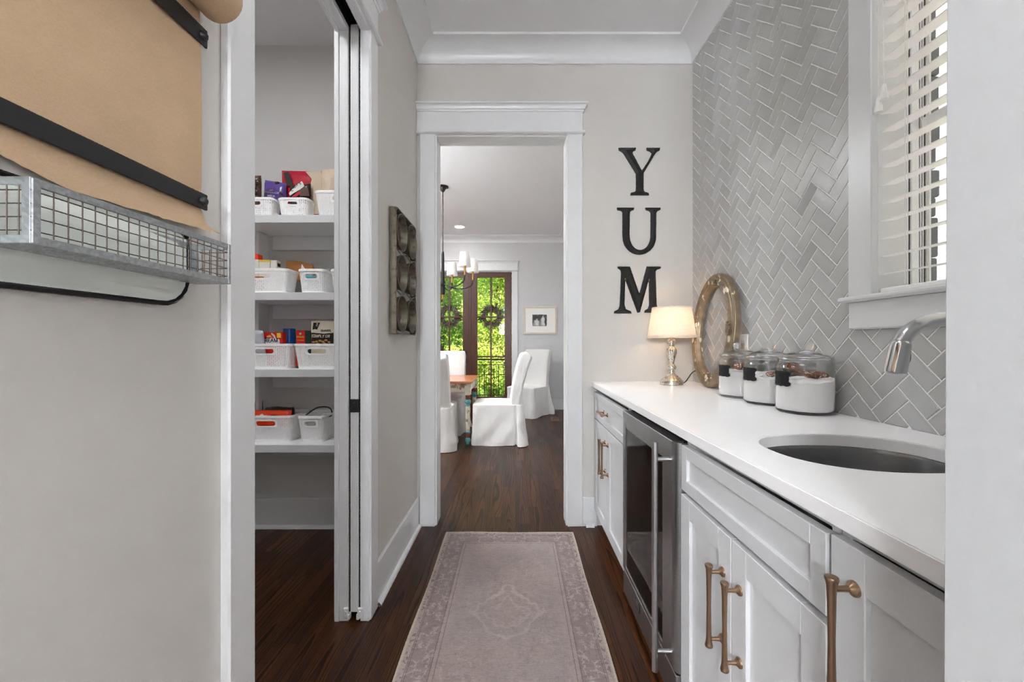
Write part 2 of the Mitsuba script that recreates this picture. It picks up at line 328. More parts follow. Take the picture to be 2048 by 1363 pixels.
# herringbone tiles
def tiles():
    W, L, g = .0530, .122, .0030
    P2 = (1.6638, 1.3021)                                # a corner of one tile on the wall: (Y, Z)
    u, v = np.array([-1, -1]) / math.sqrt(2), np.array([-1, 1]) / math.sqrt(2)
    o = np.array(P2) - W * u
    area = sg.box(.374, .921, YB, 2.962).difference(sg.box(0, 1.312, 1.333, 3.0)).difference(sg.box(0, 1.212, 1.334, 1.33))
    r = random.Random(3); out = []
    for i in range(-70, 70):
        for j in range(-14, 14):
            base = i * np.array([W, -W]) + j * np.array([L, L])
            for kind in 'HV':
                a0, b0, a1, b1 = (0, 0, L, W) if kind == 'H' else (L, 0, L + W, L)
                a0, a1, b0, b1 = a0 + base[0] + g / 2, a1 + base[0] - g / 2, b0 + base[1] + g / 2, b1 + base[1] - g / 2
                pts = np.array([o + u * a + v * b for a, b in ((a0, b0), (a1, b0), (a1, b1), (a0, b1))])
                poly = sg.Polygon(pts)
                if not poly.intersects(area): continue
                q = poly.intersection(area)
                mid = o + u * (a0 + a1) / 2 + v * (b0 + b1) / 2
                r1_, r2_ = r.random(), r.random()
                for q1 in getattr(q, 'geoms', [q]):
                    if q1.geom_type == 'Polygon' and q1.area > 8e-5: out.append((q1, mid, kind, r1_, r2_))
    def size(t):
        y, z = t[0].centroid.x, t[0].centroid.y
        px, py = CX + XR * F / y, CY + (H - z) * F / y
        vis = px < 1890 and py > -40 and py < 1363
        return t[0].area / y ** 3 if vis else -1
    out.sort(key=size, reverse=True)
    rest = []
    for k, (q, mid, kind, r1, r2) in enumerate(out):
        q2 = q.buffer(-.0022, join_style=2)
        if q2.is_empty or q2.geom_type != 'Polygon': continue
        P = np.array(q.exterior.coords)[:-1]; Q = np.array(q2.exterior.coords)[:-1]
        if len(P) != len(Q): Q = np.array(q.centroid.coords) + (P - np.array(q.centroid.coords)) * .93
        else:
            s = [np.roll(Q, t, 0) for t in range(len(Q))]; s += [np.roll(Q[::-1], t, 0) for t in range(len(Q))]
            Q = min(s, key=lambda z: ((z - P) ** 2).sum())
        n = len(P); tilt = (r2 - .5) * .0006
        X0, X1, X2 = XR + .0025, XR + .0013, XR - tilt * .3
        V = np.vstack([np.c_[np.full(n, X0), P], np.c_[np.full(n, X1), P], np.c_[np.full(n, X2), Q]])
        i = np.arange(n); i2 = (i + 1) % n
        f = [np.c_[i, i2, i2 + n], np.c_[i, i2 + n, i + n], np.c_[i + n, i2 + n, i2 + 2 * n], np.c_[i + n, i2 + 2 * n, i + 2 * n]]
        f.append(np.array([[2 * n, 2 * n + t, 2 * n + t + 1] for t in range(1, n - 1)]))
        f = np.vstack(f)
        m = trimesh.Trimesh(V, f, process=False)
        fn = m.face_normals[-1]
        if fn[0] > 0: m.faces = m.faces[:, ::-1]
        long, sh = (u, v) if kind == 'H' else (v, u)
        d = V[:, 1:] - mid
        uv = np.stack([d @ long, d @ sh], 1)
        ribbed = r1 < .20
        mm = 'tile_ribbed' if ribbed else f'tile_{int(r2 * 2.999)}'
        if ribbed and abs(q.area - (L - g) * (W - g)) < 1e-7:      # the ribs are ridges of the glaze
            nr, hl, hs = 25, (L - g) / 2 - .0022, (W - g) / 2 - .0022
            G = np.array([[[X2 - .0003 - .0010 * (r_ % 2), *(mid + long * l_ + sh * s_)] for l_ in (-hl, hl)] for r_, s_ in enumerate(np.linspace(-hs, hs, nr))])
            gm = grid_mesh(G)
            if gm.face_normals[:, 0].mean() > 0: gm.faces = gm.faces[:, ::-1]
            m = cat(m, gm); uv = np.vstack([uv, np.zeros((len(gm.vertices), 2))])
        if k < 299: add(f'{wr}__tile', m, mm, False, uv=uv)
        else: rest.append((m, uv))
    add(f'{wr}__small_tiles', cat([m for m, _ in rest]), 'tile_0', False, uv=np.vstack([a for _, a in rest]), kind='stuff')
tiles()

# crown mouldings of the hall
cov = [(0, 2.948), (.010, 2.948), (.012, 2.957)] + [(.012 + .104 * (1 - math.cos(t)), 2.958 + .086 * math.sin(t)) for t in np.linspace(.05, PI / 2, 10)] + [(.128, 3.044), (.130, ZC)]
def crown(a, b, name):
    st = {'L0': lambda d: (XL + d, -1.2), 'L1': lambda d: (XL + d, YB - d), 'R1': lambda d: (XR - d, YB - d), 'R0': lambda d: (XR - d, .3)}
    V = np.array([[[*st[s](d), z] for d, z in cov] for s in (a, b)])
    struct(name, grid_mesh(V), 'trim_paint', 25)
crown('L0', 'L1', 'trim_1'); crown('L1', 'R1', 'trim_2'); crown('R1', 'R0', 'trim_3')

# door trims, in the wall's own frame: x along the wall, y out of it
def header(t, x0, x1, z, M, l=1, r=1):
    add(f'{t}__bead', xf(loft_rect(x0, x1, .024, [(.0, z + .008), (.010, z + .008), (.016, z + .013), (.016, z + .021), (.010, z + .026), (0, z + .026)], l=l, r=r), M), 'trim_paint', 25)
    add(f'{t}__frieze_board', xf(box(x0, x1, 0, .022, z + .024, z + .155), M), 'trim_paint')
    prof = [(0, z + .148), (.006, z + .148), (.007, z + .158), (.013, z + .160)] + [(.013 + .016 * (1 - math.cos(a)), z + .16 + .024 * math.sin(a)) for a in np.linspace(.2, PI / 2, 5)] + [(.033, z + .186), (.033, z + .196), (0, z + .197)]
    add(f'{t}__cap_moulding', xf(loft_rect(x0, x1, .022, prof, l=l, r=r), M), 'trim_paint', 25)
MB = frame4([0, YB, 0], [1, 0, 0], [0, -1, 0], [0, 0, 1])
ML = frame4([XL, 0, 0], [0, 1, 0], [1, 0, 0], [0, 0, 1])
t = struct('trim_4')
for x0, x1 in ((JX0 - .106, JX0 - .009), (JX1 + .009, JX1 + .1045)):
    add(f'{t}__casing', box(x0, x1, YB - .02, YB, 0, ZD + .01, .003), 'trim_paint')
add(f'{t}__jamb', box(JX0 - .02, JX0, YB - .003, YB + WT + .003, 0, ZD, .002), 'trim_paint')
add(f'{t}__jamb', box(JX1, JX1 + .02, YB - .003, YB + WT + .003, 0, ZD, .002), 'trim_paint')
add(f'{t}__head_jamb', box(JX0 - .02, JX1 + .02, YB - .003, YB + WT + .003, ZD, ZD + .02, .002), 'trim_paint')
header(t, XL + .0015, JX1 + .1045, ZD, MB, l=0)
t = struct('trim_5')
ZP = 2.48
add(f'{t}__casing', box(XL, XL + .022, .846, PY0, 0, ZP + .01, .004), 'trim_paint')
add(f'{t}__casing', box(XL, XL + .022, PY1 + .006, 1.762, 0, ZP + .01, .004), 'trim_paint')
add(f'{t}__jamb', box(-.775, XL, PY0 - .03, PY0, 0, ZP + .02, .001), 'trim_paint')
for x0, x1 in ((-.7405, -.7025), (-.652, -.614)):
    add(f'{t}__split_jamb', box(x0, x1, PY1, PY1 + .03, 0, ZP, .002), 'trim_paint')
    add(f'{t}__head_jamb', box(x0, x1, PY0, PY1 + .03, ZP, ZP + .03, .002), 'trim_paint')
add(f'{t}__inner_casing', box(-.7595, -.7405, PY1 - .004, 1.76, 0, ZP + .1, .002), 'trim_paint')
add(f'{t}__inner_head_casing', box(-.7595, -.7405, PY0 - .1, 1.76, ZP - .002, ZP + .1, .002), 'trim_paint')
add(f'{t}__track_box', cat(box(-.705, -.65, PY0, 2.5, ZP + .075, ZP + .08, 0), box(-.708, -.702, PY0, 2.5, ZP + .02, ZP + .08, 0), box(-.654, -.648, PY0, 2.5, ZP + .02, ZP + .08, 0)), 'black_dark')
header(t, .846, 1.762, ZP, ML)
for x, s in ((-.708, 1), (-.649, -1)):
    add(f'{t}__door_guide', cat(box(x - .011, x + .010, PY1 - .012, PY1, .018, .062, .003), box(x + s * .004, x + s * .016, PY1 - .010, PY1 + .01, .012, .036, .002), cyl((x, PY1 - .015, .03), (x, PY1 - .01, .03), .004), cyl((x, PY1 - .015, .048), (x, PY1 - .01, .048), .004)), 'plastic_clip')
d3 = struct('door_3')
add(f'{t}__pocket_shade', cat(box(-.7022, -.6960, PY1 + .010, 2.4, .02, ZP + .02, 0), box(-.6605, -.6522, PY1 + .010, 2.4, .02, ZP + .02, 0)), 'black_dark')  # black strips stand in for the shade inside the door gaps
add(f'{d3}__panel', box(-.6955, -.661, PY1 + .004, 2.44, .035, ZP + .03, .003), 'trim_paint')
add(f'{d3}__edge_pull', cat(box(-.6965, -.660, PY1 + .0015, PY1 + .012, .876, .932, .001), box(-.662, -.6585, PY1 + .003, PY1 + .05, .876, .932, .001), box(-.684, -.673, PY1 - .0005, PY1 + .006, .892, .916, .001)), 'black_metal')
labels[f'{d3}__edge_pull'] = {'label': 'black flush pull on the edge of the sliding door'}

# baseboards
def base(name, m0, m1):
    struct(name, cat(m0, m1), 'trim_paint')
def quarter(p0, p1, nrm):
    p0, p1, nrm = map(np.array, (p0, p1, nrm)); pr = [(0, 0), (.018, 0)] + [(.018 * math.cos(a), .02 * math.sin(a)) for a in np.linspace(.2, PI / 2, 6)]
    V = np.array([[[*(q + nrm * d), z] for d, z in pr] for q in (p0, p1)])
    return grid_mesh(V)
base('baseboard_left', box(XL, XL + .016, 1.762, YB - .002, 0, .186, .003), quarter((XL + .016, 1.764), (XL + .016, YB - .02), (1, 0)))
base('baseboard_back', box(JX1 + .1045, .52, YB - .016, YB, 0, .186, .003), quarter((JX1 + .1045 + .02, YB - .016), (.5, YB - .016), (0, -1)))
base('baseboard_pantry', box(-2.1, -.775, 2.512, 2.528, 0, .186, .003), quarter((-2.1, 2.512), (-.775, 2.512), (0, -1)))
base('baseboard_dining', cat(box(.02, XD, YD - .016, YD, 0, .19, .003), box(XD - .016, XD, 2.70, YD, 0, .19, .003)), quarter((.02, YD - .016), (XD, YD - .016), (0, -1)))

# ------------------------------------------------------------------ pantry
struct('wall_pantry', cat(box(-2.2, -.775, 2.528, 2.56, 0, ZC, 0), box(-2.2, -2.1, -.2, 2.56, 0, ZC, 0), box(-2.2, -.775, -.3, -.2, 0, ZC, 0)), 'pantry_paint')
shelf_z = [1.887, 1.452, 1.0197, .5957]
names = ['topmost pantry shelf carrying the purple and red bags', 'second pantry shelf from the top, carrying the white cartons', 'third pantry shelf, carrying the red, blue and cream boxes', 'lowest pantry shelf, carrying the orange pack']
for z, nm in zip(shelf_z, names):
    s = thing('pantry_shelf', 'white wooden ' + nm, 'shelf', 'pantry shelves')
    add(f'{s}__board', box(-2.09, -.78, 2.235, 2.526, z - .045, z, .002), 'trim_paint')
    add(f'{s}__cleat', box(-1.53, -.78, 2.506, 2.527, z - .135, z - .045, .002), 'trim_paint')
sp = thing('shelf_side_panel', 'white side panel holding up the pantry shelves at their left', 'panel')
for za_, zb_ in zip(shelf_z[1:], shelf_z[:-1]): add(f'{sp}__board', box(-1.571, -1.551, 2.402, 2.505, za_ + .001, zb_ - .046, .002), 'trim_paint')
rngb = np.random.default_rng(11)
def make_basket(name, cx, w, z, h, depth, hw, label, round_handle=False, yf=2.262):
    """a tapered plastic basket whose wall is a lattice with triangular holes and a slot handle in front and back"""
    b = thing(name, label, 'basket', 'white lattice baskets in the pantry')
    wb, db = w * .86, depth * .86
    rc = .028
    def outline(a, bb, r):
        pts = []
        for sx, sy, t0 in ((1, -1, -PI / 2), (1, 1, 0), (-1, 1, PI / 2), (-1, -1, PI)):
            for tt in np.linspace(t0, t0 + PI / 2, 5):
                pts.append((sx * (a / 2 - r) + r * math.cos(tt), sy * (bb / 2 - r) + r * math.sin(tt)))
        return np.array(pts + pts[:1])
    o1 = outline(w, depth, rc); o0 = outline(wb, db, rc * .86)
    seg = np.linalg.norm(np.diff(o1, axis=0), axis=1); cum = np.r_[0, np.cumsum(seg)]; P = cum[-1]
    def pos(s, v, off=0.):
        s = np.mod(s, P); f = v
        x = np.interp(s, cum, o0[:, 0]) * (1 - f) + np.interp(s, cum, o1[:, 0]) * f
        y = np.interp(s, cum, o0[:, 1]) * (1 - f) + np.interp(s, cum, o1[:, 1]) * f
        k = 1 - off / (w / 2)
        return np.stack([x * k + cx, y * k + yf + depth / 2, z + v * h], -1)
    ns, nv = max(12, round(P / .0118)), max(6, round((h - .018) / .0105))
    v0, v1 = .06, 1 - .085
    front_mid = np.interp(0, o1[::-1, 0][:0] if False else [0], [0])
    # arc length of the middle of the front side (y = -depth/2, x = 0) and of the back
    sf = (cum[19] + P) / 2; sb = (cum[9] + cum[10]) / 2
    sf = cum[19] + (cum[20] - cum[19]) / 2 if len(cum) > 20 else sf
    V, Fc = [], []
    hv0, hv1 = (.62, .80)
    for i in range(ns):
        for j in range(nv):
            s0, s1 = i * P / ns, (i + 1) * P / ns; a0, a1 = v0 + (v1 - v0) * j / nv, v0 + (v1 - v0) * (j + 1) / nv
            sm, am = (s0 + s1) / 2, (a0 + a1) / 2
            ds = min(abs(((sm - q + P / 2) % P) - P / 2) for q in (sf, sb))
            if hw and ds < hw / 2 + .004 and hv0 - .04 < am < hv1 + .04: continue
            up = (i + j) % 2
            hole = [(.22, .24), (.78, .24), (.5, .78)] if up else [(.22, .76), (.5, .22), (.78, .76)]
            for off in (0, .0022):
                k = len(V)
                V += [(s0, a0, off), (s1, a0, off), (s1, a1, off), (s0, a1, off)] + [(s0 + (s1 - s0) * p, a0 + (a1 - a0) * q, off) for p, q in hole]
                if up: fs = [(0, 1, 5), (0, 5, 4), (1, 2, 5), (2, 6, 5), (2, 3, 6), (3, 4, 6), (3, 0, 4)]
                else: fs = [(0, 1, 5), (1, 6, 5), (1, 2, 6), (2, 3, 6), (3, 4, 6), (3, 0, 4), (0, 5, 4)]
                for f in fs: Fc.append(tuple(k + q for q in (f if off == 0 else f[::-1])))
    V = np.array(V)
    lat = trimesh.Trimesh(pos(V[:, 0], V[:, 1], V[:, 2]), np.array(Fc), process=False)
    add(f'{b}__lattice_wall', lat, 'plastic_white', False)
    def band(a0, a1, out=0.0015, name='rim'):
        S = np.linspace(0, P, 61)[:-1]
        V = np.stack([pos(S, np.full(60, v), o) for v, o in ((a0, -out), (a1, -out), (a1 + .004 / h, .0), (a1, .003), (a0, .003))], 0)
        add(f'{b}__{name}', grid_mesh(V, closed_u=True, closed_v=True), 'plastic_white', 40)
    band(v1 - .005, .985, .003, 'rim'); band(0.0, v0 + .004, .0008, 'foot_band')
    add(f'{b}__bottom', box(cx - wb / 2 + .01, cx + wb / 2 - .01, yf + (depth - db) / 2 + .01, yf + (depth + db) / 2 - .01, z + .001, z + .005), 'plastic_white')
    if hw:
        for q in (sf, sb):
            hh = (hv1 - hv0) * h
            outer = sg.box(-hw / 2, hv0 * h + .003, hw / 2, hv1 * h - .003).buffer(.0125, 6)
            slot = sg.LineString([(-hw / 2 + hh / 2, (hv0 + hv1) / 2 * h), (hw / 2 - hh / 2, (hv0 + hv1) / 2 * h)]).buffer(hh / 2, 6)
            m = prism(outer.difference(slot), .004)
            vv = m.vertices
            m.vertices = pos(q + vv[:, 0], vv[:, 1] / h, vv[:, 2] - .0012)
            add(f'{b}__handle', m, 'plastic_white', False)
    return b
def bx_px(px0, px1, Y=2.262):
    return ((px0 + px1) / 2 - CX) * Y / F, (px1 - px0) * Y / F
S1, S2, S3, S4 = [z + .0005 for z in shelf_z]
BL = [
 ('b1', 476, 544, S1, .106, .11, .060, 'low white basket under the pouch of dark balls on the top pantry shelf'),
 ('b2', 553, 615, S1, .104, .11, .058, 'low white basket holding the purple and red bags on the top pantry shelf'),
 ('b3', 627, 715, S1, .146, .22, .040, 'tall white basket beneath the crumpled tan bag on the top pantry shelf'),
 ('b4', 467, 575, S2, .137, .135, .110, 'white basket filled with small white cartons on the second pantry shelf'),
 ('b5', 594, 648, S2, .134, .24, .072, 'narrow white basket with a teal item behind its handle, second pantry shelf'),
 ('b6', 659, 715, S2, .134, .24, .072, 'white basket mostly hidden by the door jamb at the right of the second shelf'),
 ('b7', 476, 580, S3, .141, .135, .110, 'wide white basket under the red REAM box on the third pantry shelf'),
 ('b8', 585, 681, S3, .141, .17, .112, 'wide white basket under the QUAKER box on the third pantry shelf'),
 ('b9', 478, 582, S4, .152, .22, .116, 'wide white basket holding the orange pack on the lowest pantry shelf'),
 ('b10', 593, 646, S4, .150, .235, .072, 'narrow open white basket with a dark strap on the lowest pantry shelf'),
]
BK = {}
for k, p0, p1, z, h, dp, hw, lb in BL:
    x, w = bx_px(p0, p1, 2.262 if k not in ('b9', 'b10') else 2.285)
    BK[k] = make_basket('storage_basket', x, w, z, h, dp, hw, lb, yf=2.262 if k not in ('b9', 'b10') else 2.285)

# packets: a pillow pouch in the plane facing the viewer
def pouch(w, h, t, sx=1.0, n=18, crumple=.004, seed=1, skew=0., taper=0.):
    u = np.linspace(-1, 1, n); U, Vv = np.meshgrid(u, u, indexing='ij')
    bul = np.sqrt(np.clip((1 - U ** 4) * (1 - Vv ** 6), 0, 1))
    X, Z = U * w / 2 * (1 - taper * Vv), (Vv + 1) * h / 2 + skew * U * w / 2 * (Vv + 1) / 2
    P = np.stack([X, X * 0, Z], -1)
    nz = meshkit.fbm(P * 32 + seed * 7.3, 3, seed) - .5
    front = np.stack([X, -bul * t / 2 - nz * crumple * 2 * (bul > .05), Z + nz * crumple], -1)
    back = np.stack([X, bul * t / 2 + nz * crumple, Z + nz * crumple], -1)
    a, b = grid_mesh(front), grid_mesh(back[::-1])
    return cat(a, b)
def place(m, px, Y, z, rot=0., lean=0.):
    m = m.copy(); M = trimesh.transformations.rotation_matrix(lean, [1, 0, 0]); m.apply_transform(M)
    m.apply_transform(trimesh.transformations.rotation_matrix(rot, [0, 0, 1])); m.apply_translation([(px - CX) * Y / F, Y, z]); return m
def pz(py, Y): return H - (py - CY) * Y / F
# top shelf
y = 2.317
k = thing('snack_pouch', 'pouch printed with dark chocolate balls, leftmost on the top pantry shelf', 'bag')
add(f'{k}__bag', place(pouch(.09, .235, .05, seed=2), 506, y, S1 + .02, .1), 'pack_brown', 40)
add(f'{k}__print', cat([sphere(((506 + dx - CX) * y / F, y - .022, S1 + zz + .05), .017, 6, (1, .45, 1)) for dx, zz in ((-3, .125), (7, .13), (12, .155), (2, .165), (-4, .175), (10, .1))]), 'pack_darkbrown', 40)
y = 2.408
k = thing('candy_bag', 'purple candy bag with pale lettering in the low basket', 'bag')
m = place(pouch(.136, .245, .050, seed=3, skew=-.16, taper=.05), 549, y, S1 + .015, 0, -.05)
add(f'{k}__bag', m, 'pack_purple', 40)
ex = np.array([.99, 0, -.1]); ez = np.array([.1, 0, .99]); px = lambda p, Y=y: (p - CX) * Y / F
for s, hh, zz, mm in (('CHOCOLATE', .0105, .172, 'pack_silver'), ('MILK', .013, .150, 'pack_white')):
    add(f'{k}__lettering', text(s, hh, .001, [px(549), y - .032, S1 + zz], ex, ez, center=True), mm, False)
add(f'{k}__emblem', prism(sg.Polygon([(-.012, 0), (-.004, .006), (0, .002), (.006, .007), (.012, 0)]), .001, frame4([px(549), y - .031, S1 + .190], [1, 0, 0], [0, 0, 1], [0, -1, 0])), 'pack_gold', False)
add(f'{k}__clip', box(px(552), px(559), y - .012, y + .012, S1 + .238, S1 + .252, .002), 'pack_darkbrown')
for a, zz in ((536, .13), (545, .125), (566, .15), (567, .18)): add(f'{k}__candy_print', sphere((px(a), y - .024, S1 + zz), .010, 6, (1, .4, .8)), 'pack_brown', 40)
k = thing('baking_bag', 'large red and tan bag with a slanted top edge on the top shelf', 'bag')
y2 = 2.458
add(f'{k}__bag', place(pouch(.258, .330, .044, seed=4, skew=-.03, taper=-.04), 607, y2, S1 + .01, 0, 0), 'pack_red', 40)
def patch(pts, Y, mm, key, d=.0012):
    P = [((a - CX) * Y / F, pz(b, Y)) for a, b in pts]
    add(key, prism(P, d, frame4([0, Y, 0], [1, 0, 0], [0, 0, 1], [0, -1, 0])), mm, False)
patch([(611, 343), (642, 342), (650, 360), (646, 428), (618, 428), (620, 372), (624, 358)], y2 - .030, 'pack_tan', f'{k}__tan_panel')
patch([(567, 345), (577, 343), (584, 362), (586, 372), (574, 372)], y2 - .029, 'pack_darkbrown', f'{k}__cookie_print')
k = thing('chip_bag', 'white and dark chip bag with slanted letters between the purple bag and tan bag', 'bag')
y3 = 2.405
add(f'{k}__bag', place(pouch(.125, .185, .044, seed=5, skew=.12), 601, y3, S1 + .05, 0, 0), 'pack_darkbrown', 40)
patch([(578, 386), (592, 370), (604, 362), (609, 372), (600, 379), (588, 386), (580, 391)], y3 - .03, 'pack_white', f'{k}__white_panel')
add(f'{k}__lettering', cat([text(c, .014, .001, [(p - CX) * y3 / F, y3 - .0315, pz(q, y3)], [.85, 0, .5], [-.5, 0, .85]) for c, p, q in (('C', 589, 387), ('H', 593, 382), ('I', 596, 378), ('P', 599, 376.5), ('S', 605, 374))]), 'pack_black', False)
patch([(596, 380), (606, 372), (616, 376), (619, 392), (600, 392)], y3 - .029, 'pack_brown', f'{k}__cookie_print')
patch([(586, 391), (599, 381), (600, 388), (592, 394), (584, 394)], y3 - .0295, 'pack_red', f'{k}__red_panel')
k = add('paper_bag', place(pouch(.15, .31, .08, seed=9, crumple=.016, skew=.10), 670, 2.375, S1 + .01, .1, 0), 'pack_tan', 25, label='crumpled tan paper bag standing in the tall basket', cat='bag')
# second shelf: cartons
def carton(px0, px1, py_top, zb, Y, mats, label, name='carton', dp=.043, rot=0.):
    x0, x1 = (px0 - CX) * Y / F, (px1 - CX) * Y / F; zt = pz(py_top, Y)
    k = thing(name, label, 'box')
    add(f'{k}__box', box(x0, x1, Y, Y + dp, zb, zt, .001), mats[0])
    return k, x0, x1, zt
k, x0, x1, zt = carton(494, 516, 508, S2 + .01, 2.33, ['pack_white'], 'tall white carton with an orange top, leftmost on the second shelf')
add(f'{k}__orange_band', box(x0 - .0005, x1 + .0005, 2.3285, 2.374, zt - .03, zt + .0006, .0005), 'pack_orange')
for i in range(5): add(f'{k}__printed_line', box(x1 - .0005, x1 + .0008, 2.336, 2.336 + .025 + .006 * (i % 3), zt - .045 - i * .012, zt - .042 - i * .012, .0002), 'pack_navy')
k, x0, x1, zt = carton(517, 539, 519.5, S2 + .01, 2.34, ['pack_white'], 'white carton with a yellow top band, second shelf')
add(f'{k}__yellow_band', box(x0 - .0005, x1 + .0005, 2.3385, 2.384, zt - .012, zt + .0006, .0005), 'pack_yellow')
for i in range(4): add(f'{k}__printed_line', box(x1 - .0005, x1 + .0008, 2.346, 2.346 + .028, zt - .022 - i * .01, zt - .018 - i * .01, .0002), 'pack_navy')
k, x0, x1, zt = carton(541, 553, 520, S2 + .01, 2.35, ['pack_white'], 'plain white carton with a dark stamp, between the yellow topped carton and the brown board')
add(f'{k}__stamp', box(x1 - .0005, x1 + .001, 2.36, 2.39, zt - .035, zt - .015, .0002), 'pack_black')
bd = np.array([(574, 521), (600, 522), (626, 530), (628, 545), (628, 560), (572, 560)])
kp = [((a - CX) * 2.44 / F, pz(b, 2.44)) for a, b in bd]
add('cutting_board', prism(sg.Polygon(kp).buffer(-.004).buffer(.004), .018, frame4([0, 2.45, 0], [1, 0, 0], [0, 0, 1], [0, -1, 0])), 'pack_board', 20, label='golden brown board with rounded corners leaning behind the second shelf baskets', cat='board')
add('folded_leaflet', prism([((a - CX) * 2.36 / F, pz(b, 2.36)) for a, b in ((602, 545), (604, 528), (612, 540), (611, 548))], .004, frame4([0, 2.36, 0], [1, 0, 0], [0, 0, 1], [0, -1, 0])), 'pack_white', False, label='small pointed white leaflet in front of the brown board', cat='leaflet')
add('plastic_bag', place(pouch(.07, .14, .06, seed=12, crumple=.012, skew=.1), 648, 2.40, S2 + .02), 'pack_grey', 25, label='grey plastic bag poking out of the narrow second shelf basket', cat='bag')
add('teal_tub', lathe([(0, 0), (.034, 0), (.036, .09), (.03, .1), (0, .1)], 20, ((622 - CX) * 2.34 / F, 2.34, S2 + .008)), 'pack_teal', label='teal tub seen through the handle of the narrow second shelf basket', cat='tub')
add('brown_carton', box((500 - CX) * 2.32 / F, (528 - CX) * 2.32 / F, 2.30, 2.322, S2 + .008, S2 + .10), 'pack_board', label='brown carton seen through the handle of the carton basket', cat='box')
# third shelf
y = 2.33
px = lambda p, Y=2.33: (p - CX) * Y / F
k, x0, x1, zt = carton(520, 565, 664, S3 + .01, 2.33, ['pack_scarlet'], 'red box lettered CREAM with a yellow square on the third shelf', 'cereal_box')
yy = 2.3292
add(f'{k}__yellow_square', prism(sg.box(px(554), pz(675, y), px(562), pz(665.5, y)), .0008, frame4([0, yy, 0], [1, 0, 0], [0, 0, 1], [0, -1, 0])), 'pack_yellow', False)
add(f'{k}__spoon_print', prism(sg.LineString([(px(544), pz(667, y)), (px(549), pz(672, y)), (px(550), pz(676, y))]).buffer(.005), .0008, frame4([0, yy, 0], [1, 0, 0], [0, 0, 1], [0, -1, 0])), 'pack_cream', False)
add(f'{k}__wheat_print', prism(sg.Polygon([(px(533), pz(672, y)), (px(540), pz(669, y)), (px(545), pz(674, y)), (px(535), pz(674.5, y))]), .0008, frame4([0, yy, 0], [1, 0, 0], [0, 0, 1], [0, -1, 0])), 'pack_gold', False)
m = text('CREAM', .022, .0012, [px(522.5), yy - .001, pz(684, y)], [.92, 0, 0], [0, 0, 1])
patch([(527, 677), (544, 675.5), (559, 678), (560, 688), (526, 688)], yy - .0002, 'pack_white', f'{k}__white_panel', .0008)
add(f'{k}__lettering', xf(m, np.eye(4)), 'pack_navy', False)
k = add('blue_jar', lathe([(0, 0), (.036, 0), (.0375, .01), (.0375, .185), (.035, .20), (.033, .205), (.033, .232), (.031, .236), (0, .236)], 28, ((578.5 - CX) * 2.478 / F, 2.478, S3)), 'pack_blue', 30, label='blue plastic jar between the CREAM box and the STACK box', cat='jar')
k, x0, x1, zt = carton(592, 609.5, 660, S3 + .01, 2.33, ['pack_scarlet'], 'narrow red box lettered STACK in yellow', 'cracker_box', .04)
add(f'{k}__lettering', text('STACK', .0105, .001, [(x0 + x1) / 2, yy - .0005, pz(675, y)], [.95, 0, 0], [0, 0, 1], center=True), 'pack_yellow', False)
add(f'{k}__small_lettering', text('TO THE MAX', .005, .001, [(x0 + x1) / 2, yy - .0005, pz(681, y)], [1, 0, 0], [0, 0, 1], center=True), 'pack_yellow', False)
add(f'{k}__disc', prism(sg.Point((x0 + x1) / 2, pz(667, y)).buffer(.007), .001, frame4([0, yy, 0], [1, 0, 0], [0, 0, 1], [0, -1, 0])), 'pack_silver', False)
carton(610, 620.5, 661, S3 + .01, 2.335, ['pack_green'], 'dark green box squeezed between the STACK box and the QUAKER box', 'cracker_box', .05)
k, x0, x1, zt = carton(622, 668, 641, S3 + .01, 2.32, ['pack_cream'], 'cream and dark brown cereal box lettered QUAKER', 'cereal_box', .07)
Yq = 2.3195; MQ = frame4([0, Yq, 0], [1, 0, 0], [0, 0, 1], [0, -1, 0]); q = lambda a, b: ((a - CX) * Yq / F, pz(b, Yq))
add(f'{k}__dark_band', prism([q(622.5, 664.5), q(648, 667), q(667, 665), q(667, 692), q(622.5, 692)], .0008, MQ), 'pack_black', False)
add(f'{k}__flag', prism([q(627, 645), q(640, 645), q(634, 659), q(630, 657.5), q(625, 659)], .0008, MQ), 'pack_black', False)
add(f'{k}__flag_number', text('2', .016, .001, [*q(631, 651.5)[:1], Yq - .0009, q(631, 651.5)[1]], [1, 0, 0], [.15, 0, 1]), 'pack_cream', False)
add(f'{k}__lettering', text('QUAKER', .0105, .001, [q(641.5, 662.5)[0], Yq - .0009, q(641, 662.5)[1]], [1, 0, 0], [0, 0, 1]), 'pack_black', False)
add(f'{k}__band_lettering', text('SIMPLY GR', .0165, .001, [q(614.5, 675)[0] + .023, Yq - .0015, q(623, 674)[1]], [.86, 0, -.02], [.22, 0, 1]), 'pack_cream', False)
add(f'{k}__granola_print', cat([sphere((q(a, b)[0], Yq - .001, q(a, b)[1]), .008, 5, (1.2, .25, .8)) for a, b in ((627, 684), (633, 683), (640, 681), (646, 683), (652, 680), (658, 684), (649, 686), (636, 687))]), 'pack_board', 40)
add('plastic_bag', place(pouch(.075, .20, .03, seed=21, crumple=.006, taper=.3), 517, 2.308, S3 + .02), 'pack_grey', 25, label='limp grey plastic bag at the left of the third shelf', cat='bag')
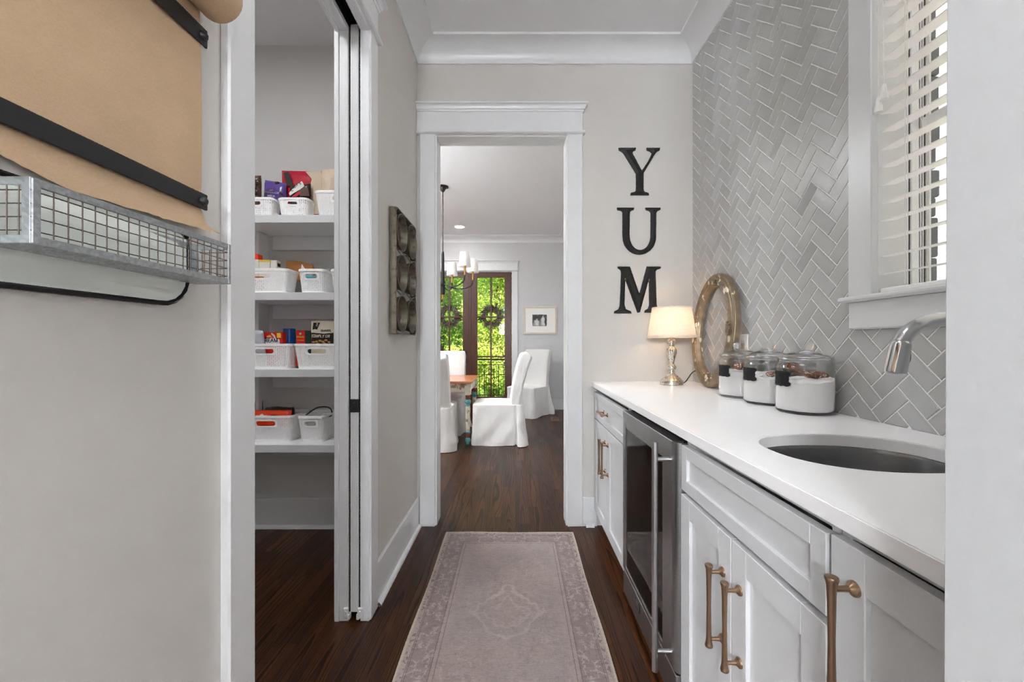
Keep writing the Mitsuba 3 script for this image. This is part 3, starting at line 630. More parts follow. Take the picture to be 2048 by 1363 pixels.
# lowest shelf
k = thing('snack_pack', 'orange pack with a white crown emblem lying in the lowest wide basket', 'bag')
y4 = 2.345
m = pouch(.25, .10, .05, seed=31, crumple=.003)
add(f'{k}__bag', place(m, 537, y4, S4 + .075, 0, -.25), 'pack_orange', 40)
MC = frame4([0, y4 - .036, 0], [1, 0, 0], [0, 0, 1], [0, -1, 0]); c = lambda a, b: ((a - CX) * y4 / F, pz(b, y4))
add(f'{k}__crown', prism([c(521, 827), c(525, 829), c(532, 824), c(537, 829), c(542, 826), c(539, 834), c(523, 834)], .001, MC), 'pack_white', False)
add(f'{k}__stripe', prism([c(545, 829), c(552, 826.5), c(566, 828), c(564, 831), c(546, 831.5)], .001, MC), 'pack_brown', False)
add('dried_fruit_bag', place(pouch(.17, .11, .09, seed=33, crumple=.012), 560, 2.43, S4 + .07), 'pack_darkbrown', 30, label='dark brown bag behind the orange pack', cat='bag')
add('dark_pouch', place(pouch(.07, .19, .05, seed=35, crumple=.008), 514, 2.44, S4 + .03), 'pack_brown', 30, label='dim brown pouch at the far left of the lowest shelf', cat='bag')
st = np.array([((a - CX) * Y / F, Y, pz(b, Y)) for a, b, Y in ((612, 829, 2.36), (622, 822, 2.40), (634, 815, 2.45), (648, 813, 2.48), (660, 816, 2.48), (664, 826, 2.42), (658, 832, 2.36))])
tt = np.linspace(0, 1, len(st)); ti = np.linspace(0, 1, 40)
from scipy.interpolate import CubicSpline
cs = CubicSpline(tt, st)
add('bag_strap', tube(cs(ti), .004, 8), 'pack_black', label='dark strap looped over the rim of the narrow lowest basket', cat='strap')

# ------------------------------------------------------------------ left wall: paper roll, rack, tray
XW = XL
pr = thing('kraft_paper_dispenser', 'wall mounted kraft paper roll with two black metal bars', 'paper dispenser')
ys = np.linspace(-.25, .783, 42); zs = np.r_[np.linspace(1.438, 1.86, 30)]
Yg, Zg = np.meshgrid(ys, zs, indexing='ij')
edgew = .004 * np.sin(Zg * 9 + 1) + .005 * (Zg - 1.6) * (Yg > .7)
Xg = XW + .006 + .004 * np.sin(Zg * 7) * np.sin(Yg * 5) + .006 * np.clip((Yg - .70) / .08, 0, 1) * (0.5 + .5 * np.sin(Zg * 8))
add(f'{pr}__paper_sheet', grid_mesh(np.stack([Xg, Yg + edgew * (Yg > .6), Zg], -1)), 'kraft', True)
# torn tail below the lower bar, curling off the wall at its corner
n1 = 120; yt = np.linspace(-.25, .786, n1); r0 = np.random.default_rng(4)
jag = np.cumsum(r0.normal(0, .0012, n1)); jag -= np.linspace(0, jag[-1], n1)
low = 1.392 + .006 * np.sin(yt * 7) + jag + .012 * np.clip((.52 - yt) / .1, -1, 0) * 0 + .010 * np.clip((.5 - yt) / .05, 0, 1)
U = np.linspace(0, 1, 10)
Vt = []
for i, yv in enumerate(yt):
    row = []
    for u in U:
        z = 1.45 + (low[i] - 1.45) * u
        curl = .02 * u ** 2 * max(0, (yv - .55) / .236) ** 2
        row.append([XW + .006 + .006 * u + curl * .6, yv + curl * .5, z])
    Vt.append(row)
add(f'{pr}__torn_tail', grid_mesh(np.array(Vt)), 'kraft', True)
cu = np.array([[[XW + .010 + .02 * s, .765 + .055 * s, 1.400 - .012 * s + .012 * w * (1 - s)] for w in (0, 1)] for s in np.linspace(0, 1, 10)])
add(f'{pr}__curled_corner', grid_mesh(cu), 'kraft', True)
for z0, z1 in ((1.753, 1.788), (1.431, 1.4617)):
    b = add(f'{pr}__bar', box(XW + .012, XW + .017, -.3, .793, z0, z1, .001), 'black_metal')
    add(f'{b}__bolt', lathe([(0, .0085), (.004, .008), (.0075, .005), (.0085, 0)], 16).apply_transform(frame4([XW + .017, .781, (z0 + z1) / 2], [0, 1, 0], [0, 0, 1], [1, 0, 0])), 'black_metal', 40)
rl = lathe([(0, -.3), (.042, -.3), (.0425, 0), (.0425, .785), (.041, .790), (.020, .790), (.019, .78), (.019, .7), (0, .7)], 48)
rl.apply_transform(frame4([XW + .048, 0, 1.842], [1, 0, 0], [0, 0, 1], [0, -1, 0])); rl.vertices[:, 1] *= -1; rl.faces = rl.faces[:, ::-1]
add(f'{pr}__paper_roll', rl, 'kraft', 40)
add(f'{pr}__wrap', grid_mesh(np.array([[[XW + .048 + .0432 * math.cos(a), yv, 1.842 + .0432 * math.sin(a)] for a in np.linspace(PI * .5, PI * 1.08, 14)] + [[XW + .007, yv, 1.80], [XW + .007, yv, 1.77]] for yv in (-.25, .25, .778)])), 'kraft', 40)
# wire basket
YN, YF, XF_ = .451, .768, -.549; Z0, Z1 = 1.281, 1.357
wb = thing('wire_basket', 'galvanized wire mesh basket hung on the wall above the white tray', 'wire basket')
s = .010
add(f'{wb}__frame', cat(
    box(XF_ - .002, XF_, YN, YF, Z1 - s, Z1), box(XF_ - .002, XF_, YN, YF, Z0, Z0 + s), box(XF_ - .012, XF_, YN, YF, Z0, Z0 + .0012, .0003), box(XF_ - .010, XF_, YN, YF, Z1 - .0012, Z1, .0003),
    box(XF_ - .0025, XF_ + .0008, YN, YN + s, Z0, Z1), box(XF_ - s, XF_, YN - .0012, YN + .0004, Z0, Z1), box(XF_ - .0025, XF_ + .0008, YF - .008, YF, Z0, Z1),
    *[box(XW + .012, XF_, yv - .0012, yv + .0006, za, zb) for yv in (YN, YF) for za, zb in ((Z0, Z0 + s), (Z1 - s, Z1))],
    *[box(XW + .012, XW + .022, yv - .0012, yv + .0006, Z0, Z1) for yv in (YN, YF)], box(XW + .012, XW + .016, YF - .022, YF, Z0, Z1), box(XW + .012, XW + .014, YN, YF, Z1 - s, Z1)), 'galvanized')
add(f'{wb}__bottom_plate', box(XW + .012, XF_ - .001, YN, YF, Z0, Z0 + .0015, .0004), 'galvanized')
for i in range(1, 20):
    yv = YN + s + (YF - YN - s) * i / 20
    add(f'{wb}__wire', tube(np.array([[XF_ - .0030, yv + .0006 * math.sin(i * 5), zz] for zz in (Z0 + .004, (Z0 + Z1) / 2, Z1 - .004)]), .00075, 6), 'wire', 60)
for i in range(1, 5):
    zv = Z0 + (Z1 - Z0) * i / 5
    add(f'{wb}__wire', tube(np.array([[XF_ - .0042, yv, zv + .0006 * math.sin(yv * 30)] for yv in np.linspace(YN, YF, 12)]), .00075, 6), 'wire', 60)
    for yv in (YN, YF):
        add(f'{wb}__wire', cyl((XW + .014, yv, zv), (XF_, yv, zv), .00075, 6), 'wire', 60)
for yv in (YN, YF):
    for i in range(1, 5):
        xv = XW + .012 + (XF_ - XW - .012) * i / 5
        add(f'{wb}__wire', cyl((xv, yv, Z0), (xv, yv, Z1), .00075, 6), 'wire', 60)
# enamel tray
tr = thing('enamel_tray', 'white enamel tray with a black rim fixed flat to the wall under the wire basket', 'tray')
def rr(y0, y1, z0, z1, r, n=10):
    return np.array(sg.box(y0 + r, z0 + r, y1 - r, z1 - r).buffer(r, n).exterior.coords)[:-1]
o0 = np.array(sg.box(-.15, 1.29, .697, 1.300).buffer(.056, 14).union(sg.box(-.19, 1.30, .738, 1.361).buffer(.015, 8)).exterior.coords)[:-1]
cen = o0.mean(0)
def inset(d):
    g = sg.Polygon(o0).buffer(-d, 14); 
    c_ = np.array(g.exterior.coords)[:-1]
    # resample to the same count along arc length
    ln = sg.LineString(np.vstack([c_, c_[:1]])); return np.array([ln.interpolate(f, normalized=True).coords[0] for f in np.arange(120) / 120])
rings = [(0.0, .004), (0.0, .014), (.004, .017), (.008, .014), (.014, .012), (.028, .020), (.045, .022)]
V = np.array([[[XW + x, p[0], p[1]] for p in inset(d)] for d, x in rings])
m = grid_mesh(V[:4], closed_v=True); add(f'{tr}__rim', m, 'enamel_black', 40)
m = grid_mesh(V[3:], closed_v=True)
mid = prism(sg.Polygon([(p[0], p[1]) for p in inset(.044)]), .002, frame4([XW + .020, 0, 0], [0, 1, 0], [0, 0, 1], [1, 0, 0]))
add(f'{tr}__panel', cat(m, mid), 'enamel_white', 40)

# ------------------------------------------------------------------ baking pan on the left wall
bp = thing('baking_pan', 'old tin pan of six round cups hung on the left wall', 'baking pan')
ya, yb, za, zb, xo = 1.974, 2.362, 1.213, 1.8455, XW + .0375
def band(y0, y1, z0, z1): return box(XW + .003, xo, y0, y1, z0, z1, .0012)
add(f'{bp}__side_band', cat(band(ya, ya + .004, za, zb), band(yb - .004, yb, za, zb), band(ya, yb, za, za + .004), band(ya, yb, zb - .004, zb)), 'tin')
add(f'{bp}__edge_wire', tube(np.array([[xo, a, b] for a, b in [(ya + .02, za), (yb - .02, za), (yb, za + .02), (yb, zb - .02), (yb - .02, zb), (ya + .02, zb), (ya, zb - .02), (ya, za + .02), (ya + .02, za)]]), .0028, 8), 'tin')
R = .093
for i in range(2):
    for j in range(3):
        cy, cz = ya + (yb - ya) * (i + .5) / 2, za + (zb - za) * (j + .5) / 3
        cup = lathe([(0, -.030), (R * .80, -.030), (R * .86, -.026), (R * .97, .004), (R, .007), (R * 1.025, .005), (R * 1.02, .001), (R * .99, -.002), (R * .88, -.029)], 48)
        cup.apply_transform(frame4([xo, cy, cz], [0, 1, 0], [0, 0, 1], [1, 0, 0]))
        add(f'{bp}__cup', cup, 'tin', 40)
for j in (1, 2):
    zc = za + (zb - za) * j / 3
    for i in range(2):
        cy = ya + (yb - ya) * (i + .5) / 2
        for sgn in (-1, 1):
            P = np.array([[xo - .003, cy + sgn * .09, zc + .012], [xo - .004, cy + sgn * .05, zc + .004], [xo - .004, cy + sgn * .02, zc - .002], [xo - .003, cy, zc - .004]])
            add(f'{bp}__strap', tube(P, .0035, 6), 'tin')

# ------------------------------------------------------------------ letters on the back wall
def letter_mesh(polys, h=.007, slope=.62, dmax=.017):
    """bevelled letter: the face rises from its outline towards the middle of each stroke"""
    from scipy.spatial import Delaunay
    g = shapely.union_all([sg.Polygon(p) if not hasattr(p, 'area') else p for p in polys]).buffer(.003).buffer(-.003)
    pts, ds = [], []
    for d in (0, .002, .004, .0065, .009, .0115, .014, .017):
        gi = g.buffer(-d, join_style=2)
        for q in getattr(gi, 'geoms', [gi]):
            if q.is_empty: continue
            ln = q.exterior; n = max(4, int(ln.length / .0022))
            for f in np.arange(n) / n:
                pts.append(ln.interpolate(f, normalized=True).coords[0]); ds.append(d)
            pts += list(ln.coords)[:-1]; ds += [d] * (len(ln.coords) - 1)
    pts, k = np.unique(np.round(np.array(pts), 5), axis=0, return_index=True); ds = np.array(ds)[k]
    tri = Delaunay(pts).simplices
    cen = pts[tri].mean(1)
    tri = tri[shapely.contains_xy(g.buffer(.00012), cen[:, 0], cen[:, 1])]
    P = pts[tri]; area = np.cross(P[:, 1] - P[:, 0], P[:, 2] - P[:, 0])
    tri = tri[np.abs(area) > 1e-9]; area = area[np.abs(area) > 1e-9]
    tri = np.where(area[:, None] < 0, tri[:, ::-1], tri)
    z = h + slope * np.minimum(ds, dmax)
    top = trimesh.Trimesh(np.c_[pts, z], tri, process=False)
    return cat(prism(g, h), top)
def place_letter(name, polys, label):
    m = letter_mesh(polys); m.apply_transform(frame4([0, YB - .001, 0], [1, 0, 0], [0, 0, 1], [0, -1, 0]))
    add(name, m, 'letter_black', 20, label=label, cat='letter', group='letters spelling YUM on the wall')
def lp(pts, py0):
    """zoomed letter drawing coordinates -> wall metres"""
    return [((1210 + a / 3.786 - CX) * YB / F, H - (280 + b / 3.786 - CY) * YB / F) for a, b in pts]
place_letter('wall_letter', [lp([(100, 62), (232, 62), (230, 78), (208, 90), (205, 100), (276, 235), (320, 170), (346, 120), (352, 100), (338, 90), (314, 80), (312, 62), (414, 62), (412, 80), (390, 92), (375, 110), (290, 252), (290, 382), (298, 394), (326, 402), (332, 420), (190, 420), (194, 402), (224, 394), (232, 382), (232, 258), (136, 102), (122, 90), (102, 80)], 0)], 'black serif letter Y, topmost of three on the wall')
uo = lp([(88, 514), (218, 514), (216, 530), (192, 538), (186, 552), (184, 700)] + [(184 + 79 * (1 - math.cos(a)), 725 + 108 * math.sin(a)) for a in np.linspace(.1, PI - .1, 24)] + [(342, 700), (342, 552), (336, 540), (306, 530), (303, 514), (418, 514), (416, 530), (392, 540), (386, 552), (384, 720)] + [(258 + 126 * math.cos(a), 735 + 134 * math.sin(a)) for a in np.linspace(.1, PI - .1, 30)] + [(130, 720), (130, 552), (124, 540), (92, 530)], 0)
place_letter('wall_letter', [uo], 'black serif letter U, between the other two on the wall')
place_letter('wall_letter', [lp([(94, 958), (186, 958), (258, 1165), (314, 958), (420, 958), (418, 972), (390, 982), (380, 996), (388, 1250), (398, 1276), (416, 1290), (418, 1306), (296, 1306), (298, 1290), (322, 1276), (332, 1250), (330, 1052), (262, 1302), (244, 1308), (150, 1052), (146, 1250), (156, 1280), (194, 1296), (200, 1312), (66, 1312), (70, 1296), (100, 1280), (110, 1250), (120, 996), (112, 982), (96, 972)], 0)], 'black serif letter M, lowest of three, partly behind the lamp shade')

# ------------------------------------------------------------------ countertop, sink, cabinets
SC, SA, SB = (.792, .918), .200, .161
tq = np.linspace(0, 2 * PI, 97)[:-1]
def sup(a, b, e=2.35, c=SC):
    return np.stack([c[0] + a * np.sign(np.cos(tq)) * np.abs(np.cos(tq)) ** (2 / e), c[1] + b * np.sign(np.sin(tq)) * np.abs(np.sin(tq)) ** (2 / e)], 1)
slab = sg.Polygon([(.483, .374), (1.1325, .374), (1.1325, YB - .001), (.483, YB - .001)])
def ring(poly_d, hole_d, z):
    return slab.buffer(-poly_d, join_style=2).difference(sg.Polygon(sup(SA + hole_d, SB + hole_d)))
ct = cat(prism(ring(.002, .002, 0), .002, frame4([0, 0, ZCOUNTER - .002], [1, 0, 0], [0, 1, 0], [0, 0, 1])), prism(ring(.0, .0, 0), .026, frame4([0, 0, ZCOUNTER - .028], [1, 0, 0], [0, 1, 0], [0, 0, 1])), prism(ring(.002, .0, 0), .002, frame4([0, 0, ZCOUNTER - .030], [1, 0, 0], [0, 1, 0], [0, 0, 1])))
add('countertop', ct, 'quartz', 20, label='white quartz countertop running along the tiled wall', cat='countertop')
sk = thing('sink', 'oval stainless undermount bar sink in the white countertop', 'sink')
zz = [(.004, -.0305), (.004, -.033), (.001, -.04), (-.004, -.10), (-.014, -.17), (-.04, -.195), (-.10, -.20)]
V = np.array([np.c_[sup(SA + d, SB + d), np.full(96, ZCOUNTER + z)] for d, z in zz])
m = grid_mesh(V, closed_v=True); c0 = len(m.vertices)
m = trimesh.Trimesh(np.vstack([m.vertices, [SC[0], SC[1], ZCOUNTER - .202]]), np.vstack([m.faces, [[c0 - 96 + i, c0 - 96 + (i + 1) % 96, c0] for i in range(96)]]), process=False)
add(f'{sk}__bowl', m, 'sink_steel', 40)
add(f'{sk}__flange', prism(sg.Polygon(sup(SA + .02, SB + .02)).difference(sg.Polygon(sup(SA + .003, SB + .003))), .001, frame4([0, 0, ZCOUNTER - .0315], [1, 0, 0], [0, 1, 0], [0, 0, 1])), 'sink_steel')
add(f'{sk}__drain', lathe([(0, .004), (.03, .004), (.036, .001), (.044, .0)], 28, (SC[0], SC[1], ZCOUNTER - .2005)), 'chrome')

XC = .4994
def shaker(y0, y1, z0, z1, rail=.058):
    x0 = XC
    return cat(box(x0, x0 + .020, y0, y0 + rail, z0, z1, .0015), box(x0, x0 + .020, y1 - rail, y1, z0, z1, .0015), box(x0, x0 + .020, y0 + rail - .001, y1 - rail + .001, z1 - rail, z1, .0015), box(x0, x0 + .020, y0 + rail - .001, y1 - rail + .001, z0, z0 + rail, .0015), box(x0 + .009, x0 + .018, y0 + rail - .004, y1 - rail + .004, z0 + rail - .004, z1 - rail + .004, .0005))
def pull(parent, y, z, L, vertical=True):
    h = L / 2
    prof = [(0, -h), (.0085, -h), (.0092, -h + .003), (.0085, -h + .006), (.0068, -h + .012), (.0058, -h + .03), (.0048, 0), (.0058, h - .03), (.0068, h - .012), (.0085, h - .006), (.0092, h - .003), (.0085, h), (0, h)]
    bar = lathe(prof, 18)
    posts = []
    for s in (-1, 1):
        zz = s * (h - .018)
        pst = lathe([(.004, -.036), (.0042, -.02), (.005, -.010), (.0085, -.006), (.011, -.004), (.0115, 0), (0, 0)], 18)
        pst.apply_transform(frame4([0, 0, zz], [0, 1, 0], [0, 0, 1], [1, 0, 0])); posts.append(pst)
    m = cat(xf(bar, frame4([-.034, 0, 0], [1, 0, 0], [0, 1, 0], [0, 0, 1])), posts)
    if not vertical: m.apply_transform(trimesh.transformations.rotation_matrix(PI / 2, [1, 0, 0]))
    m.apply_translation([XC, y, z])
    add(f'{parent}__pull', m, 'bronze', 35, label='bronze bar pull')
def carcass(k, y0, y1):
    add(f'{k}__body', cat(box(XC + .021, 1.12, y0, y0 + .018, .10, .885), box(XC + .021, 1.12, y1 - .018, y1, .10, .885), box(XC + .0205, XC + .04, y0, y1, .10, .885, .0005) if False else box(XC + .021, 1.12, y0, y1, .10, .118), box(XC + .021, XC + .04, y0, y1, .866, .889), box(1.10, 1.12, y0, y1, .1, .885)), 'cabinet_paint')
    add(f'{k}__toe_kick', box(XC + .07, XC + .085, y0, y1, .001, .10), 'cabinet_inside')
Y1a, Y1b = 1.815, YB - .002
k = thing('base_cabinet', 'pale grey base cabinet between the back wall and the beverage fridge', 'cabinet')
carcass(k, Y1a, Y1b)
d = add(f'{k}__drawer', shaker(Y1a + .004, Y1b - .012, .697, .858, .036), 'cabinet_paint'); pull(d, (Y1a + Y1b) / 2 + .02, .777, .13, False)
ym = (Y1a + Y1b) / 2
d = add(f'{k}__door', shaker(Y1a + .004, ym - .0015, .112, .690), 'cabinet_paint'); pull(d, ym - .035, .535, .195)
d = add(f'{k}__door', shaker(ym + .0015, Y1b - .012, .112, .690), 'cabinet_paint'); pull(d, ym + .035, .535, .195)
Y2a, Y2b = .637, 1.205
k = thing('base_cabinet', 'pale grey double door cabinet beneath the sink', 'cabinet')
carcass(k, Y2a, Y2b)
add(f'{k}__false_drawer', shaker(Y2a + .003, Y2b - .006, .728, .862, .036), 'cabinet_paint')
ym = .922
d = add(f'{k}__door', shaker(ym + .0015, Y2b - .003, .112, .714), 'cabinet_paint'); pull(d, ym + .036, .537, .197)
d = add(f'{k}__door', shaker(Y2a + .003, ym - .0015, .112, .714), 'cabinet_paint'); pull(d, ym - .036, .537, .197)
Y3a, Y3b = .376, .634
k = thing('base_cabinet', 'pale grey full height door cabinet nearest the viewer', 'cabinet')
carcass(k, Y3a, Y3b)
d = add(f'{k}__door', shaker(Y3a - .0, Y3b - .003, .112, .866, .062), 'cabinet_paint'); pull(d, Y3b - .048, .727, .195)

# beverage fridge
fr = thing('beverage_fridge', 'stainless beverage fridge with a dark glass door and tall bar handle', 'fridge')
fy0, fy1 = 1.212, 1.808
add(f'{fr}__body', box(.53, 1.10, fy0, fy1, .02, .872), 'black_dark')
XFr = .488
gy0, gy1, gz0, gz1 = fy0 + .112, fy1 - .045, .175, .790
fp = sg.box(fy0 + .002, .155, fy1 - .002, .862).difference(sg.box(gy0, gz0, gy1, gz1))
dm = cat(box(XFr, .528, fy0 + .03, gy0, .155, .862, .002), box(XFr, .528, gy1, fy1 - .002, .155, .862, .002), box(XFr, .528, gy0 - .002, gy1 + .002, gz1, .862, .002), box(XFr, .528, gy0 - .002, gy1 + .002, .155, gz0, .002))
cr = np.array([[[XFr + .022 * (1 - math.cos(a)) + .0, fy0 + .032 - .030 * math.sin(a), z] for a in np.linspace(0, PI / 2, 8)] + [[.528, fy0 + .002, z]] for z in (.155, .862)])
add(f'{fr}__door_frame', cat(dm, grid_mesh(cr)), 'steel_dark', 25)
add(f'{fr}__glass', box(XFr + .004, .522, gy0 - .002, gy1 + .002, gz0 - .002, gz1 + .002, .001), 'black_glass')
kp_ = add(f'{fr}__kick_panel', box(XFr + .002, .526, fy0 + .004, fy1 - .002, .045, .150, .002), 'steel')
add(f'{kp_}__badge', cat(box(XFr - .0005, XFr + .003, 1.565, 1.625, .100, .135, .0008)), 'black_metal')
add(f'{kp_}__badge_plate', box(XFr - .0012, XFr + .001, 1.570, 1.620, .105, .130, .0004), 'steel')
hd = cat(cyl((XFr - .045, 1.265, .127), (XFr - .045, 1.265, .854), .0095, 20))
hb = add(f'{fr}__handle', hd, 'steel', 35)
for z in (.189, .799): add(f'{hb}__post', cyl((XFr - .045, 1.265, z), (XFr + .002, 1.265, z), .007, 16), 'steel', 35)

# faucet
fa = thing('faucet', 'chrome gooseneck pull down faucet over the bar sink', 'faucet')
Yf = .855; hx = (1803 - CX) * Yf / F; hz = pz(691, Yf)
ac = np.array([hx + .128, Yf, 1.108])
pth = [[1.070, Yf, ZCOUNTER], [1.070, Yf, 1.0]]
a = np.linspace(0.0, PI * .90, 26); rx = (1.070 - hx) / 1.951; cxm = 1.070 - rx
pth += [[cxm + rx * math.copysign(abs(math.cos(t_)) ** .84, math.cos(t_)), Yf, 1.137 + .084 * abs(math.sin(t_)) ** .84] for t_ in a]
end = np.array(pth[-1])
pth = np.array(pth)
add(f'{fa}__neck', tube(pth, .0148, 20), 'chrome', 50)
dirv = pth[-1] - pth[-2]; dirv = dirv / np.linalg.norm(dirv); dirv = np.array([-.20, 0, -1.]) / np.linalg.norm([-.20, 0, -1.])
e0 = pth[-1]
hp = [e0 + dirv * s_ for s_ in (-.003, 0, .003, .03, .055, .066, .068)]
add(f'{fa}__spray_head', tube(np.array(hp), [.0146, .0166, .0176, .0182, .0190, .0186, .015], 22), 'chrome', 40)
btn = e0 + dirv * .030 + np.array([.0175, -.004, 0])
add(f'{fa}__button', sphere(btn, .006, 8, (.7, .9, 2.4)), 'steel_dark', 40)
add(f'{fa}__base', lathe([(0, .0), (.028, 0), (.028, .012), (.02, .02), (.0165, .05), (.0165, .09)], 24, (1.070, Yf, ZCOUNTER)), 'chrome', 40)

# ------------------------------------------------------------------ things on the counter
ZT = ZCOUNTER
lm = thing('table_lamp', 'silvery mercury glass table lamp with a lit cream drum shade', 'lamp')
lx, ly = .925, 2.36
def flute(z, t_):
    return .05 * np.cos(18 * t_) * (((z > .03) & (z < .062)) | ((z > .13) & (z < .215)))
prof = [(0, 0), (.062, 0), (.066, .003), (.066, .022), (.062, .027), (.055, .030), (.046, .040), (.032, .052), (.021, .061), (.016, .066), (.018, .072), (.0165, .078), (.016, .084), (.023, .090), (.0275, .099), (.0275, .107), (.021, .115), (.013, .122), (.0135, .130), (.017, .148), (.024, .175), (.0285, .192), (.0285, .204), (.024, .215), (.016, .223), (.0155, .228), (.0185, .234), (.018, .240), (.013, .244), (.017, .250), (.0245, .257), (.0245, .262), (.016, .268), (.011, .270), (.011, .278), (0, .279)]
add(f'{lm}__base', lathe(prof, 72, (lx, ly, ZT), flute), 'mercury', 40)
add(f'{lm}__socket', lathe([(.015, .278), (.016, .282), (.016, .325), (0, .326)], 20, (lx, ly, ZT)), 'brass', 40)
sh = add(f'{lm}__shade', lathe([(.137, .279), (.1105, .455)], 64, (lx, ly, ZT)), 'lampshade', True)
add(f'{sh}__bottom_trim', lathe([(.1382, .277), (.1388, .284), (.1365, .292), (.1362, .284), (.1372, .277), (.1382, .277)], 64, (lx, ly, ZT)), 'lampshade', 40)
add(f'{sh}__top_trim', lathe([(.1118, .449), (.1114, .457), (.1102, .457), (.1102, .449), (.1118, .449)], 64, (lx, ly, ZT)), 'lampshade', 40)
bulb = uniq(f'{lm}__bulb')
scene[bulb] = plyx(sphere((lx, ly, ZT + .365), .030, 10), None, smooth=True, emitter={'type': 'area', 'radiance': rgb(np.array([1.0, .66, .36]) * LIGHTS['bulb'])})
cb = CubicSpline([0, .3, .6, 1], np.array([[lx + .064, ly, ZT + .008], [lx + .10, ly + .02, ZT + .025], [lx + .135, ly + .045, ZT + .058], [lx + .182, ly + .06, ZT + .075]]))
add(f'{lm}__cord', tube(cb(np.linspace(0, 1, 24)), .0028, 8), 'black_metal', 40)

# oval frame leaning on the tile
fo = thing('oval_frame', 'antique gilded oval picture frame, empty, leaning on the tile behind the lamp', 'picture frame')
A_, B_, N_ = .235, .3145, 320
ta = np.arange(N_) * 2 * PI / N_
pf = [(0.000, 0.0), (.000, .022), (.004, .030), (.010, .033), (.016, .031), (.022, .027), (.030, .026), (.040, .030), (.046, .036), (.051, .036), (.054, .030), (.058, .033), (.063, .033), (.066, .026), (.072, .018), (.074, .010), (.074, 0.0)]
lean = math.asin(.046 / (2 * B_))
fro = np.array([1.133 - .050, 2.19, ZT])
Rl = np.array([[0, -math.cos(lean), math.sin(lean)], [1, 0, 0], [0, math.sin(lean), math.cos(lean)]])   # columns: along Y, out of the frame, up
def fw(a_, b_, o_):
    """frame plane: a along the wall, b up from the frame's foot, o out of it"""
    up = np.array([math.sin(lean), 0, math.cos(lean)]); out = np.array([-math.cos(lean), 0, math.sin(lean)])
    a_, b_, o_ = np.broadcast_arrays(np.asarray(a_, float), b_, o_)
    return fro + a_[..., None] * np.array([0, -1, 0]) + (b_ + B_)[..., None] * up + o_[..., None] * out
Vf = []
for d_, o_ in pf:
    bump = .0016 * np.cos(ta * 80) * (.045 < d_ < .056)
    Vf.append(fw((A_ - d_) * np.cos(ta), (B_ - d_) * np.sin(ta), np.full(N_, o_) + bump * (o_ > .01)))
add(f'{fo}__moulding', grid_mesh(np.array(Vf), closed_u=True, closed_v=True), 'gilt', 50)
ro = np.random.default_rng(8)
for th in (PI / 2, -PI / 2, 0, PI):
    parts = []
    for i in range(22):
        q_ = th + ro.normal(0, .06); dd = ro.uniform(.034, .064)
        c_ = fw((A_ - dd) * math.cos(q_), (B_ - dd) * math.sin(q_), .034 + ro.uniform(0, .006))
        parts.append(sphere(c_, ro.uniform(.004, .008), 5, (1, ro.uniform(.7, 1.3), ro.uniform(.7, 1.3))))
    for s_ in (-1, 1):                                    # two scrolls
        sp_ = np.linspace(0, 2.2 * PI, 26); rad = .004 + .0032 * sp_
        c0_ = fw((A_ - .05) * math.cos(th + s_ * .07), (B_ - .05) * math.sin(th + s_ * .07), .036)
        up = np.array([math.sin(lean), 0, math.cos(lean)])
        P = c0_ + (rad * np.cos(sp_))[:, None] * np.array([0, 1, 0]) * s_ * .6 + (rad * np.sin(sp_))[:, None] * up * .6 + np.array([-.004, 0, 0])
        parts.append(tube(P, np.linspace(.0035, .0018, 26), 6))
    add(f'{fo}__ornament', cat(parts), 'gilt', 50)

# outlet
ou = thing('wall_outlet', 'white outlet plate on the tile behind the leftmost glass jar', 'outlet')
oy0, oy1 = XR * F / (1497 - CX), XR * F / (1479 - CX); oz1 = pz(668, (oy0 + oy1) / 2)
add(f'{ou}__plate', box(XR - .006, XR + .001, oy0, oy1, oz1 - .117, oz1, .002), 'outlet_white')
for z_ in (oz1 - .038, oz1 - .079):
    rc_ = add(f'{ou}__receptacle', box(XR - .0075, XR - .005, (oy0 + oy1) / 2 - .017, (oy0 + oy1) / 2 + .017, z_ - .014, z_ + .014, .003), 'outlet_white')
    add(f'{rc_}__slot', cat(box(XR - .0079, XR - .007, (oy0 + oy1) / 2 - .008, (oy0 + oy1) / 2 - .006, z_ - .002, z_ + .006, .0002), box(XR - .0079, XR - .007, (oy0 + oy1) / 2 + .006, (oy0 + oy1) / 2 + .008, z_ - .002, z_ + .006, .0002)), 'black_dark')

